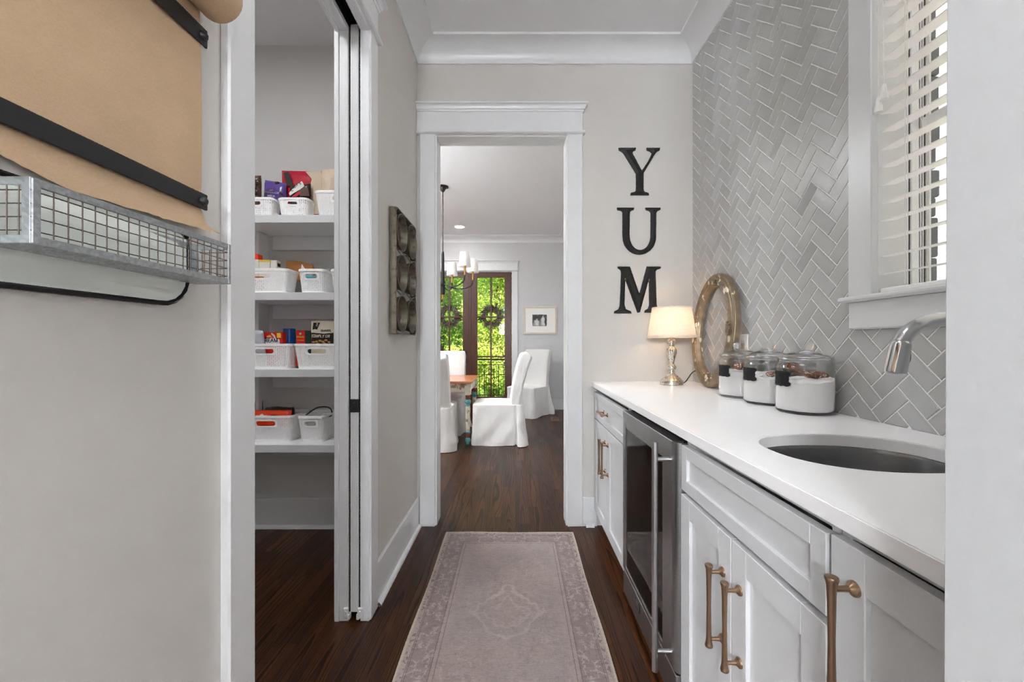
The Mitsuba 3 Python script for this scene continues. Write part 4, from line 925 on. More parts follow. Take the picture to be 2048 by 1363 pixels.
# glass jars
RJ = .089
jar_out = [(0, 0), (.078, 0), (.086, .004), (RJ, .014), (RJ, .150), (.0875, .160), (.083, .170), (.079, .174), (.078, .178), (.081, .183), (.081, .187)]
jar_in = [(.0775, .187), (.0755, .180), (.0765, .172), (.084, .160), (.0858, .150), (.0858, .016), (.083, .009), (.077, .0065), (0, .0065)]
lid = [(0, .2085), (.034, .2075), (.054, .2025), (.072, .1955), (.0755, .1885), (.0845, .1885), (.0858, .1915), (.0845, .195), (.076, .199), (.056, .207), (.037, .2125), (.027, .2165), (.0250, .222), (.0275, .232), (.0285, .240), (.027, .245), (.022, .2475), (0, .248)]
def chalk(jx, jy, zc, hw=.44, hh=.026):
    cam = math.atan2(-jy, -jx); c0_ = cam - math.radians(50)
    pts = []
    sgx = [(-1, -1), (-.75, -1.06), (0, -.94), (.75, -1.06), (1, -1), (1.0, -.72), (.9, -.45), (1.0, -.2), (.94, 0), (1.0, .2), (.9, .45), (1, .72), (1, 1), (.75, 1.06), (0, .94), (-.75, 1.06), (-1, 1)]
    n_ = 13; rows = np.linspace(-1, 1, 17)
    wid = np.interp(rows, [-1, -.85, -.6, -.35, 0, .35, .6, .85, 1], [.86, 1.0, .98, .80, .86, .80, .98, 1.0, .86])
    V_ = np.array([[[jx + (RJ + .0012) * math.cos(c0_ + hw * w_ * s_), jy + (RJ + .0012) * math.sin(c0_ + hw * w_ * s_), zc + hh * r_ * (1 + .05 * math.cos(s_ * 9))] for s_ in np.linspace(-1, 1, n_)] for r_, w_ in zip(rows, wid)])
    return grid_mesh(V_)
def scoop(M):
    u_ = np.linspace(0, PI, 14); v_ = np.linspace(0, 2 * PI, 21)[:-1]
    pts = np.array([[[.034 * math.cos(a_) * 1.15, .022 * math.sin(a_) * math.cos(b_), .016 * math.sin(a_) * math.sin(b_)] for b_ in v_] for a_ in u_])
    bowl = grid_mesh(pts, closed_v=True)
    hd_ = tube(np.array([[-.030, 0, .004], [-.045, 0, .010], [-.06, 0, .016], [-.085, 0, .021], [-.09, 0, .022]]), [.006, .007, .0085, .011, .009], 12)
    return xf(cat(bowl, hd_), M)
JY = [1.832, 1.629, 1.4246]; JXc = 1.034
jl = ['leftmost of three lidded glass flour jars, beside the oval frame', 'middle of three lidded glass flour jars on the counter', 'rightmost and nearest lidded glass jar, with a dusty wooden scoop on the flour']
rj = np.random.default_rng(6)
for i, (jy, lb) in enumerate(zip(JY, jl)):
    j = thing('glass_jar', lb, 'jar', 'glass flour jars on the counter')
    z0 = ZT + .0008
    add(f'{j}__body', lathe(jar_out + jar_in, 72, (JXc, jy, z0)), 'jar_glass', 40)
    ld = add(f'{j}__lid', lathe(lid, 72, (JXc, jy, z0)), 'jar_glass', 40)
    add(f'{j}__label', chalk(JXc, jy, z0 + .120), 'chalkboard', 40)
    nf = 40; rr_ = np.linspace(0, .0845, 14); tt_ = np.arange(nf) * 2 * PI / nf
    top = .116 + .012 * (meshkit.fbm(np.stack([rr_[:, None] * np.cos(tt_) * 26, rr_[:, None] * np.sin(tt_) * 26, np.full((14, nf), i * 3.)], -1), 3, i) - .5) * 2 + .008 * np.cos(tt_ - 2.2 + i)[None] * (rr_ / .0845)[:, None]
    V_ = np.stack([rr_[:, None] * np.cos(tt_) + JXc, rr_[:, None] * np.sin(tt_) + jy, top + z0], -1)
    side = np.array([[[JXc + r_ * math.cos(a_), jy + r_ * math.sin(a_), z0 + z_] for a_ in tt_] for r_, z_ in ((.0845, 0), (.0845, .018), (.0815, .0105), (.076, .008), (0, .008))])
    side[0] = V_[-1]
    add(f'flour', cat(grid_mesh(V_, closed_v=True), grid_mesh(side, closed_v=True)), 'flour', 40, label=('white flour filling the leftmost glass jar', 'white flour filling the middle glass jar', 'white flour filling the rightmost glass jar')[i], cat='flour', kind='stuff')
def scM(jy, dx, dy, dz, yaw, tilt):
    M = trimesh.transformations.rotation_matrix(yaw, [0, 0, 1]) @ trimesh.transformations.rotation_matrix(tilt, [0, 1, 0]); M[:3, 3] = [JXc + dx, jy + dy, ZT + dz]; return M
add('wooden_scoop', scoop(scM(JY[2], .026, -.018, .134, -.35, .1)), 'scoop_wood', 40, label='brown wooden scoop dusted with flour in the rightmost jar', cat='scoop')
add('wooden_scoop', scoop(scM(JY[1], .012, -.036, .118, 2.6, -.10)), 'scoop_wood', 40, label='wooden scoop half sunk in the flour of the middle jar', cat='scoop')
add('wooden_scoop', scoop(scM(JY[0], -.012, -.02, .142, .9, -.2)), 'scoop_wood', 40, label='wooden scoop lying in the leftmost jar', cat='scoop')

# ------------------------------------------------------------------ rug
RX0, RX1, RY0, RY1 = -.424, .352, -.25, 2.4477
def rug_fn(p, n, uv):
    x = p.x - (RX0 + RX1) / 2; yv = p.y - (RY0 + RY1) / 2
    hwx, hwy = (RX1 - RX0) / 2, (RY1 - RY0) / 2
    e = dr.minimum(hwx - dr.abs(x), hwy - dr.abs(yv))
    ax, cyy = dr.abs(x), dr.abs(yv - .55 * dr.floor(yv / .55 + .5))
    base_ = mix(lin(152, 137, 133), lin(167, 153, 148), fbm(p.x * 7, p.y * 7, 1.))
    weave = noise(p.x * 60., p.y * 620., 0.) * .5 + noise(p.x * 420., p.y * 420., 3.) * .5
    bord = smoothstep(.030, .036, e) * (1 - smoothstep(.118, .124, e))
    c = mix(base_, lin(136, 122, 120), bord * .75)
    # floral tracery from contour lines of mirrored noise
    f1 = fbm(ax * 24. + 3., cyy * 24., 5., 4)
    line = 1 - smoothstep(.0, .05, dr.abs(f1 - .5))
    f2 = fbm(ax * 46. + 1., cyy * 46., 9., 3)
    line2 = 1 - smoothstep(.0, .05, dr.abs(f2 - .55))
    blot = smoothstep(.60, .72, fbm(ax * 38., cyy * 38., 4., 2))
    worn = .35 + .9 * fbm(p.x * 9., p.y * 9., 2., 2)
    c = mix(c, lin(186, 175, 168), line * worn * (.36 + .34 * bord))
    c = mix(c, lin(108, 96, 98), line2 * worn * (.24 + .30 * bord))
    c = mix(c, lin(118, 106, 108), blot * worn * (.20 + .24 * bord))
    # medallions along the middle
    dia = ax * 3.1 + dr.abs(yv - .62 - .78 * dr.floor((yv - .62) / .78 + .5)) * 2.9 + .22 * (fbm(ax * 24., cyy * 24., 2., 2) - .5)
    med = 1 - smoothstep(.0, .05, dr.abs(dia - .52))
    med2 = 1 - smoothstep(.0, .05, dr.abs(dia - .30))
    field = smoothstep(.14, .16, e)
    c = mix(c, lin(190, 176, 168), (med * .55 + med2 * .35) * field)
    c = mix(c, lin(148, 140, 140), field * .4 * smoothstep(.5, .65, fbm(p.x * 5., p.y * 5., 7.)))
    for a_, w_ in ((.031, .0016), (.038, .0012), (.120, .0016), (.137, .0014)):
        c = mix(c, lin(98, 84, 82), (1 - smoothstep(w_ * .6, w_ * 1.6, dr.abs(e - a_))) * .6)
    c = mix(c, lin(180, 168, 154), (1 - smoothstep(.006, .009, e)) * .9)
    dash = smoothstep(.62, .7, noise(p.x * 110., p.y * 110., 8.)) * smoothstep(.012, .014, e) * (1 - smoothstep(.026, .028, e))
    c = mix(c, lin(104, 90, 90), dash * .7)
    return c * (.66 + .34 * weave)
mat('rug_pile', proc(rug_fn), .95, spec=.1, bump=proc(lambda p, n, uv: noise(p.x * 200., p.y * 520., 0.), 8e-4), bscale=.001)
nx, ny = 40, 120
gx, gy = np.meshgrid(np.linspace(0, 1, nx), np.linspace(0, 1, ny), indexing='ij')
wob = .003 * np.sin(gy * 21) * (2 * gx - 1)
PX = RX0 + (RX1 - RX0) * gx + wob; PYy = RY0 + (RY1 - RY0) * gy + .003 * np.sin(gx * 9)
hz = .0055 + .0008 * np.sin(gx * 5 + gy * 13)
top = np.stack([PX, PYy, hz], -1); bot = np.stack([PX, PYy, hz * 0 + .0006], -1)
ring_ = lambda G: np.vstack([G[:, 0], G[-1, 1:], G[-2::-1, -1], G[0, -2:0:-1]])
sd = np.stack([ring_(bot), ring_(top)], 0)
add('runner_rug', cat(grid_mesh(top), grid_mesh(sd, closed_v=True)[::1] if False else grid_mesh(sd, closed_v=True)), 'rug_pile', 30, label='faded mauve grey patterned runner rug on the dark wood floor', cat='rug')

# ------------------------------------------------------------------ window with blind on the tiled wall
w = struct('trim_6')
XCs = XR - .020
add(f'{w}__casing', box(XCs, XR + .006, YW1, YW1 + .088, ZW0 - .004, ZW1 + .09, .003), 'trim_paint')
add(f'{w}__casing', box(XCs, XR + .006, YW0 - .075, YW0, ZW0 - .004, ZW1 + .09, .003), 'trim_paint')
add(f'{w}__head_casing', box(XCs - .002, XR + .006, YW0 - .075, YW1 + .10, ZW1, ZW1 + .10, .003), 'trim_paint')
add(f'{w}__stool', cat(box(1.092, XR + .07, YW0 - .07, 1.356, 1.302, 1.3195, .006)), 'trim_paint')
add(f'{w}__apron', box(XCs + .002, XR + .006, YW0 - .075, 1.334, 1.214, 1.302, .003), 'trim_paint')
add(f'{w}__reveal', cat(box(XR, 1.230, YW1 - .001, YW1 + .012, ZW0, ZW1, .0005), box(XR, 1.230, YW0 - .012, YW0 + .001, ZW0, ZW1, .0005), box(XR, 1.230, YW0, YW1, ZW1 - .001, ZW1 + .012, .0005), box(XR, 1.230, YW0, YW1, ZW0 - .012, ZW0 + .001, .0005)), 'trim_paint')
wn = struct('window_1')
add(f'{wn}__frame', cat(box(1.2335, 1.258, YW1 - .0065, YW1 + .01, ZW0, ZW1), box(1.2335, 1.258, YW0, YW0 + .03, ZW0, ZW1), box(1.2335, 1.30, YW0, YW1, ZW0, ZW0 + .03), box(1.2335, 1.30, YW0, YW1, ZW1 - .03, ZW1)), 'vinyl_white')
add(f'{wn}__track_gasket', box(1.258, 1.2955, YW1 - .0015, YW1 + .01, ZW0 + .028, ZW1 - .03, .0005), 'vinyl_dark')
add(f'{wn}__seam', box(1.2295, 1.234, YW1 - .0013, YW1 + .01, ZW0, ZW1, .0003), 'vinyl_dark')
for a_, b_ in ((1.2628, 1.2655), (1.2705, 1.2725), (1.2845, 1.287), (1.2895, 1.296)):
    add(f'{wn}__track_fin', box(a_, b_, YW1 - .0055, YW1 + .008, ZW0 + .028, ZW1 - .03, .0004), 'vinyl_white')
add(f'{wn}__meeting_rail', box(1.262, 1.296, YW0 + .02, YW1 - .004, 1.83, 1.865), 'vinyl_white')
add(f'{wn}__pane', grid_mesh(np.array([[[1.28, y_, z_] for z_ in (ZW0 + .03, ZW1 - .03)] for y_ in (YW0 + .03, YW1 - .002)])), 'pane_glass', False)
bl = thing('window_blind', 'white slatted blind hanging in the window of the tiled wall', 'blind')
xb0, xb1 = XR + .000, XR + .050
sl = box(xb0, xb1, YW0 + .008, YW1 - .008, -.0014, .0014, .0008)
tilt = trimesh.transformations.rotation_matrix(math.radians(-7), [0, 1, 0], [(xb0 + xb1) / 2, 0, 0])
sl.apply_transform(tilt); slp = plyx(sl, 'blind_white', smooth=False)
zsl = 1.382
slat_zs = []
while zsl < 2.28:
    add_ply(f'{bl}__slat', slp, T().translate([0, 0, zsl]).matrix); slat_zs.append(zsl); zsl += .0555
add(f'{bl}__bottom_rail', box(xb0, xb1, YW0 + .008, YW1 - .008, 1.3225, 1.337, .003), 'blind_white')
add(f'{bl}__head_rail', box(xb0 - .004, xb1 + .004, YW0 + .004, YW1 - .004, 2.30, 2.355, .002), 'blind_white')
yl = XR * F / (1811 - CX)
for xx in (xb0 - .0015, xb1 + .0015):
    add(f'{bl}__ladder_cord', cat(cyl((xx, yl, 1.34), (xx, yl, 2.31), .0012, 6), cyl((xx, yl - .008, 1.34), (xx, yl - .008, 2.31), .0009, 6)), 'cord_white', 60)
for xp, zp_ in ((1768, 172), (1757, 198)):
    yv = (XR - .006) * F / (xp - CX); zb_ = pz(zp_, yv)
    lc = add(f'{bl}__lift_cord', cyl((XR - .006, yv, zb_), (XR - .006, yv + .004, 2.32), .0011, 6), 'cord_white', 60)
    add(f'{lc}__tassel', lathe([(0, .006), (.004, .006), (.0055, .0), (.007, -.012), (.010, -.026), (.0112, -.036), (.0105, -.041), (.007, -.042), (0, -.041)], 20, (XR - .006, yv, zb_)), 'blind_white', 40)
# outside this window: the stone facing of the house returning to the window
ew = struct('wall_exterior')
rs = random.Random(2); zz_ = 1.0
while zz_ < 2.9:
    hh_ = rs.uniform(.06, .13)
    add(f'{ew}__stone', box(1.297, 1.326 + rs.uniform(-.008, .006), YW1 - .002 + rs.uniform(0, .003), 1.9 + rs.uniform(0, .3), zz_, zz_ + hh_ - .004, .004), 'stone_gray', False)
    zz_ += hh_
# ------------------------------------------------------------------ dining room
ZDC = 3.033
struct('wall_dining_far', cat(box(-3.6, -1.60, YD, YD + .15, 0, ZDC, 0), box(-.062 + .01, XD + .1, YD, YD + .15, 0, ZDC, 0), box(-1.60, .0, YD, YD + .15, 2.412, ZDC, 0)), 'dining_paint')
struct('wall_dining_right', box(XD, XD + .12, YB + WT, YD + .15, 0, ZDC, 0), 'dining_paint')
struct('wall_dining_left', cat(box(-3.6, -3.48, YB + WT, 3.3, 0, ZDC, 0), box(-3.6, -3.48, 6.2, YD + .15, 0, ZDC, 0), box(-3.6, -3.48, 3.3, 6.2, 0, .5, 0), box(-3.6, -3.48, 3.3, 6.2, 2.5, ZDC, 0)), 'dining_paint')
struct('wall_dining_near', box(-3.6, XL - 1.6, YB, YB + WT, 0, ZDC, 0), 'dining_paint')
struct('ceiling_dining', box(-3.6, XD + .12, YB + WT, YD + .15, ZDC, ZDC + .12, 0), 'ceiling_paint')
dz = ZDC - ZC; zoff = -.05
dcov = [(d_, z_ + dz - (.0 if z_ > 3.0 else .0)) for d_, z_ in cov]
V_ = np.array([[[x_(d_), YD - d_, z_] for d_, z_ in dcov] for x_ in (lambda d_: -3.48, lambda d_: XD - d_)])
struct('trim_7', grid_mesh(V_), 'trim_paint', 25)
V_ = np.array([[[XD - d_, y_(d_), z_] for d_, z_ in dcov] for y_ in (lambda d_: YD - d_, lambda d_: YB + WT)])
struct('trim_8', grid_mesh(V_), 'trim_paint', 25)
# french doors
s7 = YD / F
def dx(p): return (p - CX) * s7
def dzz(p): return H - (p - CY) * s7
MD = frame4([0, YD, 0], [1, 0, 0], [0, -1, 0], [0, 0, 1])
xr0, xs, xl0 = dx(1023.6), dx(940), 2 * dx(940) - dx(1023.6)
ztop = dzz(543)
t = struct('trim_9')
add(f'{t}__casing', box(xr0, xr0 + .105, YD - .02, YD, 0, ztop + .01, .003), 'trim_paint')
add(f'{t}__casing', box(xl0 - .105, xl0, YD - .02, YD, 0, ztop + .01, .003), 'trim_paint')
header(t, xl0 - .105, xr0 + .105, ztop, MD)
def french(name, x0, x1, handle):
    d = struct(name)
    ya_, yb_ = YD + .015, YD + .060
    st_, tr_, br_ = .124, .100, .218
    add(f'{d}__stile', box(x0, x0 + st_, ya_, yb_, .01, ztop, .003), 'door_wood'); add(f'{d}__stile', box(x1 - st_, x1, ya_, yb_, .01, ztop, .003), 'door_wood')
    gx0, gx1, gz0_, gz1_ = x0 + st_, x1 - st_, br_, ztop - tr_
    add(f'{d}__top_rail', box(gx0 - .001, gx1 + .001, ya_, yb_, gz1_, ztop, .003), 'door_wood'); add(f'{d}__bottom_rail', box(gx0 - .001, gx1 + .001, ya_, yb_, .01, gz0_, .003), 'door_wood')
    xm = (gx0 + gx1) / 2
    add(f'{d}__muntin', box(xm - .014, xm + .014, ya_ + .006, yb_ - .006, gz0_, gz1_, .004), 'door_wood')
    zm = [dzz(633.5), dzz(713)]
    for z_ in zm: add(f'{d}__muntin', box(gx0, gx1, ya_ + .004, yb_ - .004, z_ - .013, z_ + .013, .004), 'door_wood')
    zs_ = [gz0_] + zm[::-1] + [gz1_]
    for a_, b_ in ((gx0, xm), (xm, gx1)):
        for c_, e_ in zip(zs_[:-1], zs_[1:]):
            add(f'{d}__pane', grid_mesh(np.array([[[x_, YD + .04, z_] for z_ in (c_, e_)] for x_ in (a_, b_)])), 'pane_glass', False)
    if handle:
        hxp = dx(930.8)
        for pyy in (705, 720):
            z_ = dzz(pyy)
            h_ = add(f'{d}__handle_plate', box(hxp - .028, hxp + .028, YD + .004, YD + .016, z_ - .032, z_ + .032, .003), 'black_metal')
            add(f'{h_}__knob', cat(cyl((hxp, YD - .03, z_), (hxp, YD + .01, z_), .010, 12), sphere((hxp, YD - .04, z_), .022, 8, (1, .7, 1))) if pyy == 720 else cat(cyl((hxp, YD - .04, z_), (hxp, YD + .01, z_), .009, 12), box(hxp - .10, hxp + .01, YD - .048, YD - .034, z_ - .008, z_ + .008, .004)), 'black_metal', 40)
french('door_1', xs + .003, xr0 - .003, False)
french('door_2', xl0 + .003, xs - .003, True)
struct('trim_10', cat(box(xs - .022, xs + .022, YD + .008, YD + .02, .01, ztop, .004), box(xl0 - .02, xr0 + .02, YD - .01, YD + .16, -.02, .012, .003)), 'door_wood')
# wreaths on the doors
def wreath(px_, py_, label):
    c_ = np.array([dx(px_), YD + .105, dzz(py_)]); r_ = np.random.default_rng(int(px_))
    k = thing('door_wreath', label, 'wreath', 'wreaths on the dining room doors')
    tt_ = np.linspace(0, 2 * PI, 41)
    add(f'{k}__ring', tube(np.stack([c_[0] + .125 * np.cos(tt_), c_[1] + 0 * tt_, c_[2] + .125 * np.sin(tt_)], 1), .022, 8, False), 'bark')
    add(f'{k}__hanger', cyl((c_[0], YD + .075, c_[2] + .12), (c_[0], YD + .075, c_[2] + .30), .003, 6), 'wreath_leaf')
    Vv, Ff = [], []
    for i in range(420):
        a_ = r_.uniform(0, 2 * PI); ra = .125 + r_.normal(0, .022); b_ = a_ + r_.normal(.75, .55)
        p_ = c_ + [ra * math.cos(a_), r_.uniform(-.025, .03), ra * math.sin(a_)]
        dv = np.array([math.cos(b_), r_.normal(0, .25), math.sin(b_)]); L_ = r_.uniform(.055, .115)
        sv = np.cross(dv, [0, 1, 0]) + r_.normal(0, .3, 3); sv = sv / np.linalg.norm(sv) * r_.uniform(.006, .012); nv = np.cross(dv, sv) * .2
        k0 = len(Vv); Vv += [p_, p_ + dv * L_ * .45 + sv, p_ + dv * L_, p_ + dv * L_ * .45 - sv, p_ + dv * L_ * .45 + nv]
        Ff += [(k0, k0 + 1, k0 + 4), (k0 + 1, k0 + 2, k0 + 4), (k0 + 2, k0 + 3, k0 + 4), (k0 + 3, k0, k0 + 4)]
    add(f'{k}__leaves', trimesh.Trimesh(np.array(Vv), np.array(Ff), process=False), 'wreath_leaf', False, kind='stuff')
wreath(982, 632, 'dark leafy wreath on the right hand glazed door')
wreath(897, 631, 'dark leafy wreath on the left hand glazed door, behind the chandelier')
# picture
pc = thing('framed_photo', 'small black and white photo in a pale wood frame on the dining room wall', 'picture')
x0_, x1_, z1_, z0_ = dx(1046.8), dx(1113.6), dzz(612), dzz(668)
fwid = .032
add(f'{pc}__frame', cat(box(x0_, x1_, YD - .025, YD - .001, z1_ - fwid, z1_, .003), box(x0_, x1_, YD - .025, YD - .001, z0_, z0_ + fwid, .003), box(x0_, x0_ + fwid, YD - .025, YD - .001, z0_, z1_, .003), box(x1_ - fwid, x1_, YD - .025, YD - .001, z0_, z1_, .003)), 'pale_wood')
add(f'{pc}__mat_board', box(x0_ + fwid - .002, x1_ - fwid + .002, YD - .012, YD - .006, z0_ + fwid - .002, z1_ - fwid + .002), 'mat_board')
a0, a1, b1, b0 = dx(1064.8), dx(1093.4), dzz(628.8), dzz(651.6)
ph = add(f'{pc}__photo', box(a0, a1, YD - .0135, YD - .011, b0, b1, .0005), 'photo_dark')
def fig(xc, w_, zt, mm, key):
    hh_ = zt - .036 - b0
    P = sg.Polygon([(xc - w_ * .20, zt - .034), (xc + w_ * .22, zt - .036), (xc + w_ * .34, zt - .06), (xc + w_ * .30, b0 + hh_ * .52), (xc + w_ * .18, b0 + hh_ * .56), (xc + w_ * .46, b0 + hh_ * .16), (xc + w_ * .40, b0 + .010), (xc - w_ * .44, b0 + .014), (xc - w_ * .5, b0 + hh_ * .2), (xc - w_ * .2, b0 + hh_ * .55), (xc - w_ * .36, b0 + hh_ * .5), (xc - w_ * .36, zt - .06)]).buffer(.003).union(sg.Point(xc + .003, zt - .018).buffer(.0125)).union(sg.box(xc - .005, zt - .04, xc + .007, zt - .025))
    add(key, prism(P, .0008, frame4([0, YD - .0135, 0], [1, 0, 0], [0, 0, 1], [0, -1, 0])), mm, False)
fig(a0 + .075, .11, b0 + .135, 'photo_light', f'{ph}__figure'); fig(a0 + .185, .08, b0 + .185, 'photo_light', f'{ph}__figure'); fig(a0 + .135, .06, b0 + .12, 'photo_mid', f'{ph}__figure'); fig(a0 + .03, .05, b0 + .11, 'photo_mid', f'{ph}__figure')
# floor vent
fv = thing('floor_vent', 'bronze floor register by the dining room wall', 'vent')
add(f'{fv}__frame', cat(box(.54, .66, 5.93, 5.942, 0, .005, .001), box(.54, .66, 6.238, 6.25, 0, .005, .001), box(.54, .552, 5.93, 6.25, 0, .005, .001), box(.648, .66, 5.93, 6.25, 0, .005, .001)), 'vent_metal')
add(f'{fv}__backing', box(.55, .65, 5.94, 6.24, 0.0002, .0012, 0), 'black_dark')
for i in range(12): add(f'{fv}__louvre', box(.55, .65, 5.955 + i * .0235, 5.967 + i * .0235, .001, .004, .0006), 'vent_metal')

# chandelier
ch = thing('chandelier', 'black and brass chandelier with small white shades over the dining table', 'chandelier')
cx_, cy_ = -.868, 4.754
cz = lambda py_: H - (py_ - CY) * cy_ / F
zc_ = ZDC
add(f'{ch}__canopy', lathe([(0, zc_ - .0), (.066, zc_ - .001), (.066, zc_ - .012), (.04, zc_ - .018), (.034, zc_ - .03), (.025, zc_ - .05), (.012, zc_ - .064), (.006, zc_ - .07), (0, zc_ - .071)], 32, (cx_, cy_, 0)), 'oil_bronze', 40)
zb1 = cz(503)
add(f'{ch}__rod', cyl((cx_, cy_, zb1), (cx_, cy_, zc_ - .06), .006, 12), 'oil_bronze', 40)
add(f'{ch}__column', lathe([(0, zb1), (.012, zb1), (.016, zb1 - .03), (.018, cz(535)), (.022, cz(558)), (.030, cz(566)), (.028, cz(572)), (.026, cz(588)), (.014, cz(589)), (0, cz(589))], 24, (cx_, cy_, 0)), 'oil_bronze', 40)
add(f'{ch}__finial', lathe([(0, cz(588)), (.015, cz(588.5)), (.015, cz(592)), (.010, cz(593)), (.012, cz(597)), (.006, cz(599)), (0, cz(600))], 20, (cx_, cy_, 0)), 'brass', 40)
for i in range(6):
    a_ = math.radians(-8 + 30 + 60 * i); e_ = np.array([math.cos(a_), math.sin(a_), 0]); o_ = np.array([cx_, cy_, 0])
    zs_ = cz(568); Rr = .37
    cs_ = CubicSpline([0, .35, .75, .92, 1], np.array([o_ + e_ * .015 + [0, 0, zs_ + .01], o_ + e_ * .17 + [0, 0, zs_ - .045], o_ + e_ * .33 + [0, 0, zs_ - .012], o_ + e_ * .366 + [0, 0, zs_ + .03], o_ + e_ * Rr + [0, 0, zs_ + .075]]))
    ar = add(f'{ch}__arm', tube(cs_(np.linspace(0, 1, 30)), .0065, 8), 'oil_bronze', 40)
    tip = o_ + e_ * Rr + [0, 0, zs_ + .07]
    add(f'{ar}__candle_sleeve', lathe([(.012, 0), (.013, .004), (.011, .01), (.011, .12), (0, .12)], 14, tuple(tip)), 'brass', 40)
    add(f'{ch}__shade', lathe([(.071, .095), (.070, .10), (.056, .255), (.0555, .258)], 32, tuple(tip)), 'shade_white', True)
# dining table
tb = thing('dining_table', 'painted dining table with an orange wood top and turned teal legs', 'table')
tx1, tx0, ty0, ty1, tz = -.492, -2.45, 4.50, 5.375, .733
tm = box(tx0, tx1, ty0, ty1, tz - .026, tz, .004)
add(f'{tb}__top', tm, 'table_wood', 30, ) if False else add(f'{tb}__top', tm, 'table_wood', False, uv=np.stack([tm.vertices[:, 0] + 75, tm.vertices[:, 1]], 1))
add(f'{tb}__apron', cat(box(tx0 + .06, tx1 - .045, ty0 + .05, ty0 + .07, tz - .13, tz - .026), box(tx0 + .06, tx1 - .045, ty1 - .07, ty1 - .05, tz - .13, tz - .026), box(tx1 - .06, tx1 - .04, ty0 + .05, ty1 - .05, tz - .13, tz - .026)), 'distressed_paint')
brk = prism(sg.Polygon([(0, 0), (.12, 0), (.12, -.02), (.09, -.03), (.07, -.06), (.05, -.07), (.04, -.11), (0, -.115)]), .016, frame4([tx1 - .30, ty0 + .066, tz - .07], [-1, 0, 0], [0, 0, 1], [0, 1, 0]))
add(f'{tb}__bracket', brk, 'distressed_paint')
for ly_ in (ty0 + .075, ty1 - .075):
    for lx_ in (tx1 - .055, tx0 + .08):
        lg = uniq(f'{tb}__leg')
        add_ = lambda nm, pr_, mm: add(f'{lg}__{nm}', lathe(pr_, 24, (lx_, ly_, 0)), mm, 40)
        scene[lg] = plyx(cat(box(lx_ - .035, lx_ + .035, ly_ - .035, ly_ + .035, tz - .16, tz - .026), lathe([(0, .15), (.022, .15), (.024, .18), (.026, .28), (.028, .40), (.026, .44), (.02, .45), (.02, .57), (.030, .575), (0, .58)], 24, (lx_, ly_, 0))), 'distressed_paint', smooth=40)
        add_('upper_ball', [(.018, .44), (.030, .445), (.031, .452), (.022, .460), (.034, .475), (.037, .495), (.030, .515), (.02, .52)], 'teal_paint')
        add_('collar', [(.02, .52), (.028, .525), (.030, .535), (.024, .54), (.030, .55), (.028, .56), (.02, .565)], 'red_paint')
        add_('lower_ring', [(.018, .13), (.030, .137), (.031, .146), (.02, .152)], 'teal_paint')
        add_('shank', [(.018, .08), (.022, .09), (.020, .13)], 'red_paint')
        add_('foot', [(0, 0.001), (.016, .001), (.022, .010), (.020, .02), (.030, .035), (.033, .052), (.026, .07), (.018, .082)], 'teal_paint')

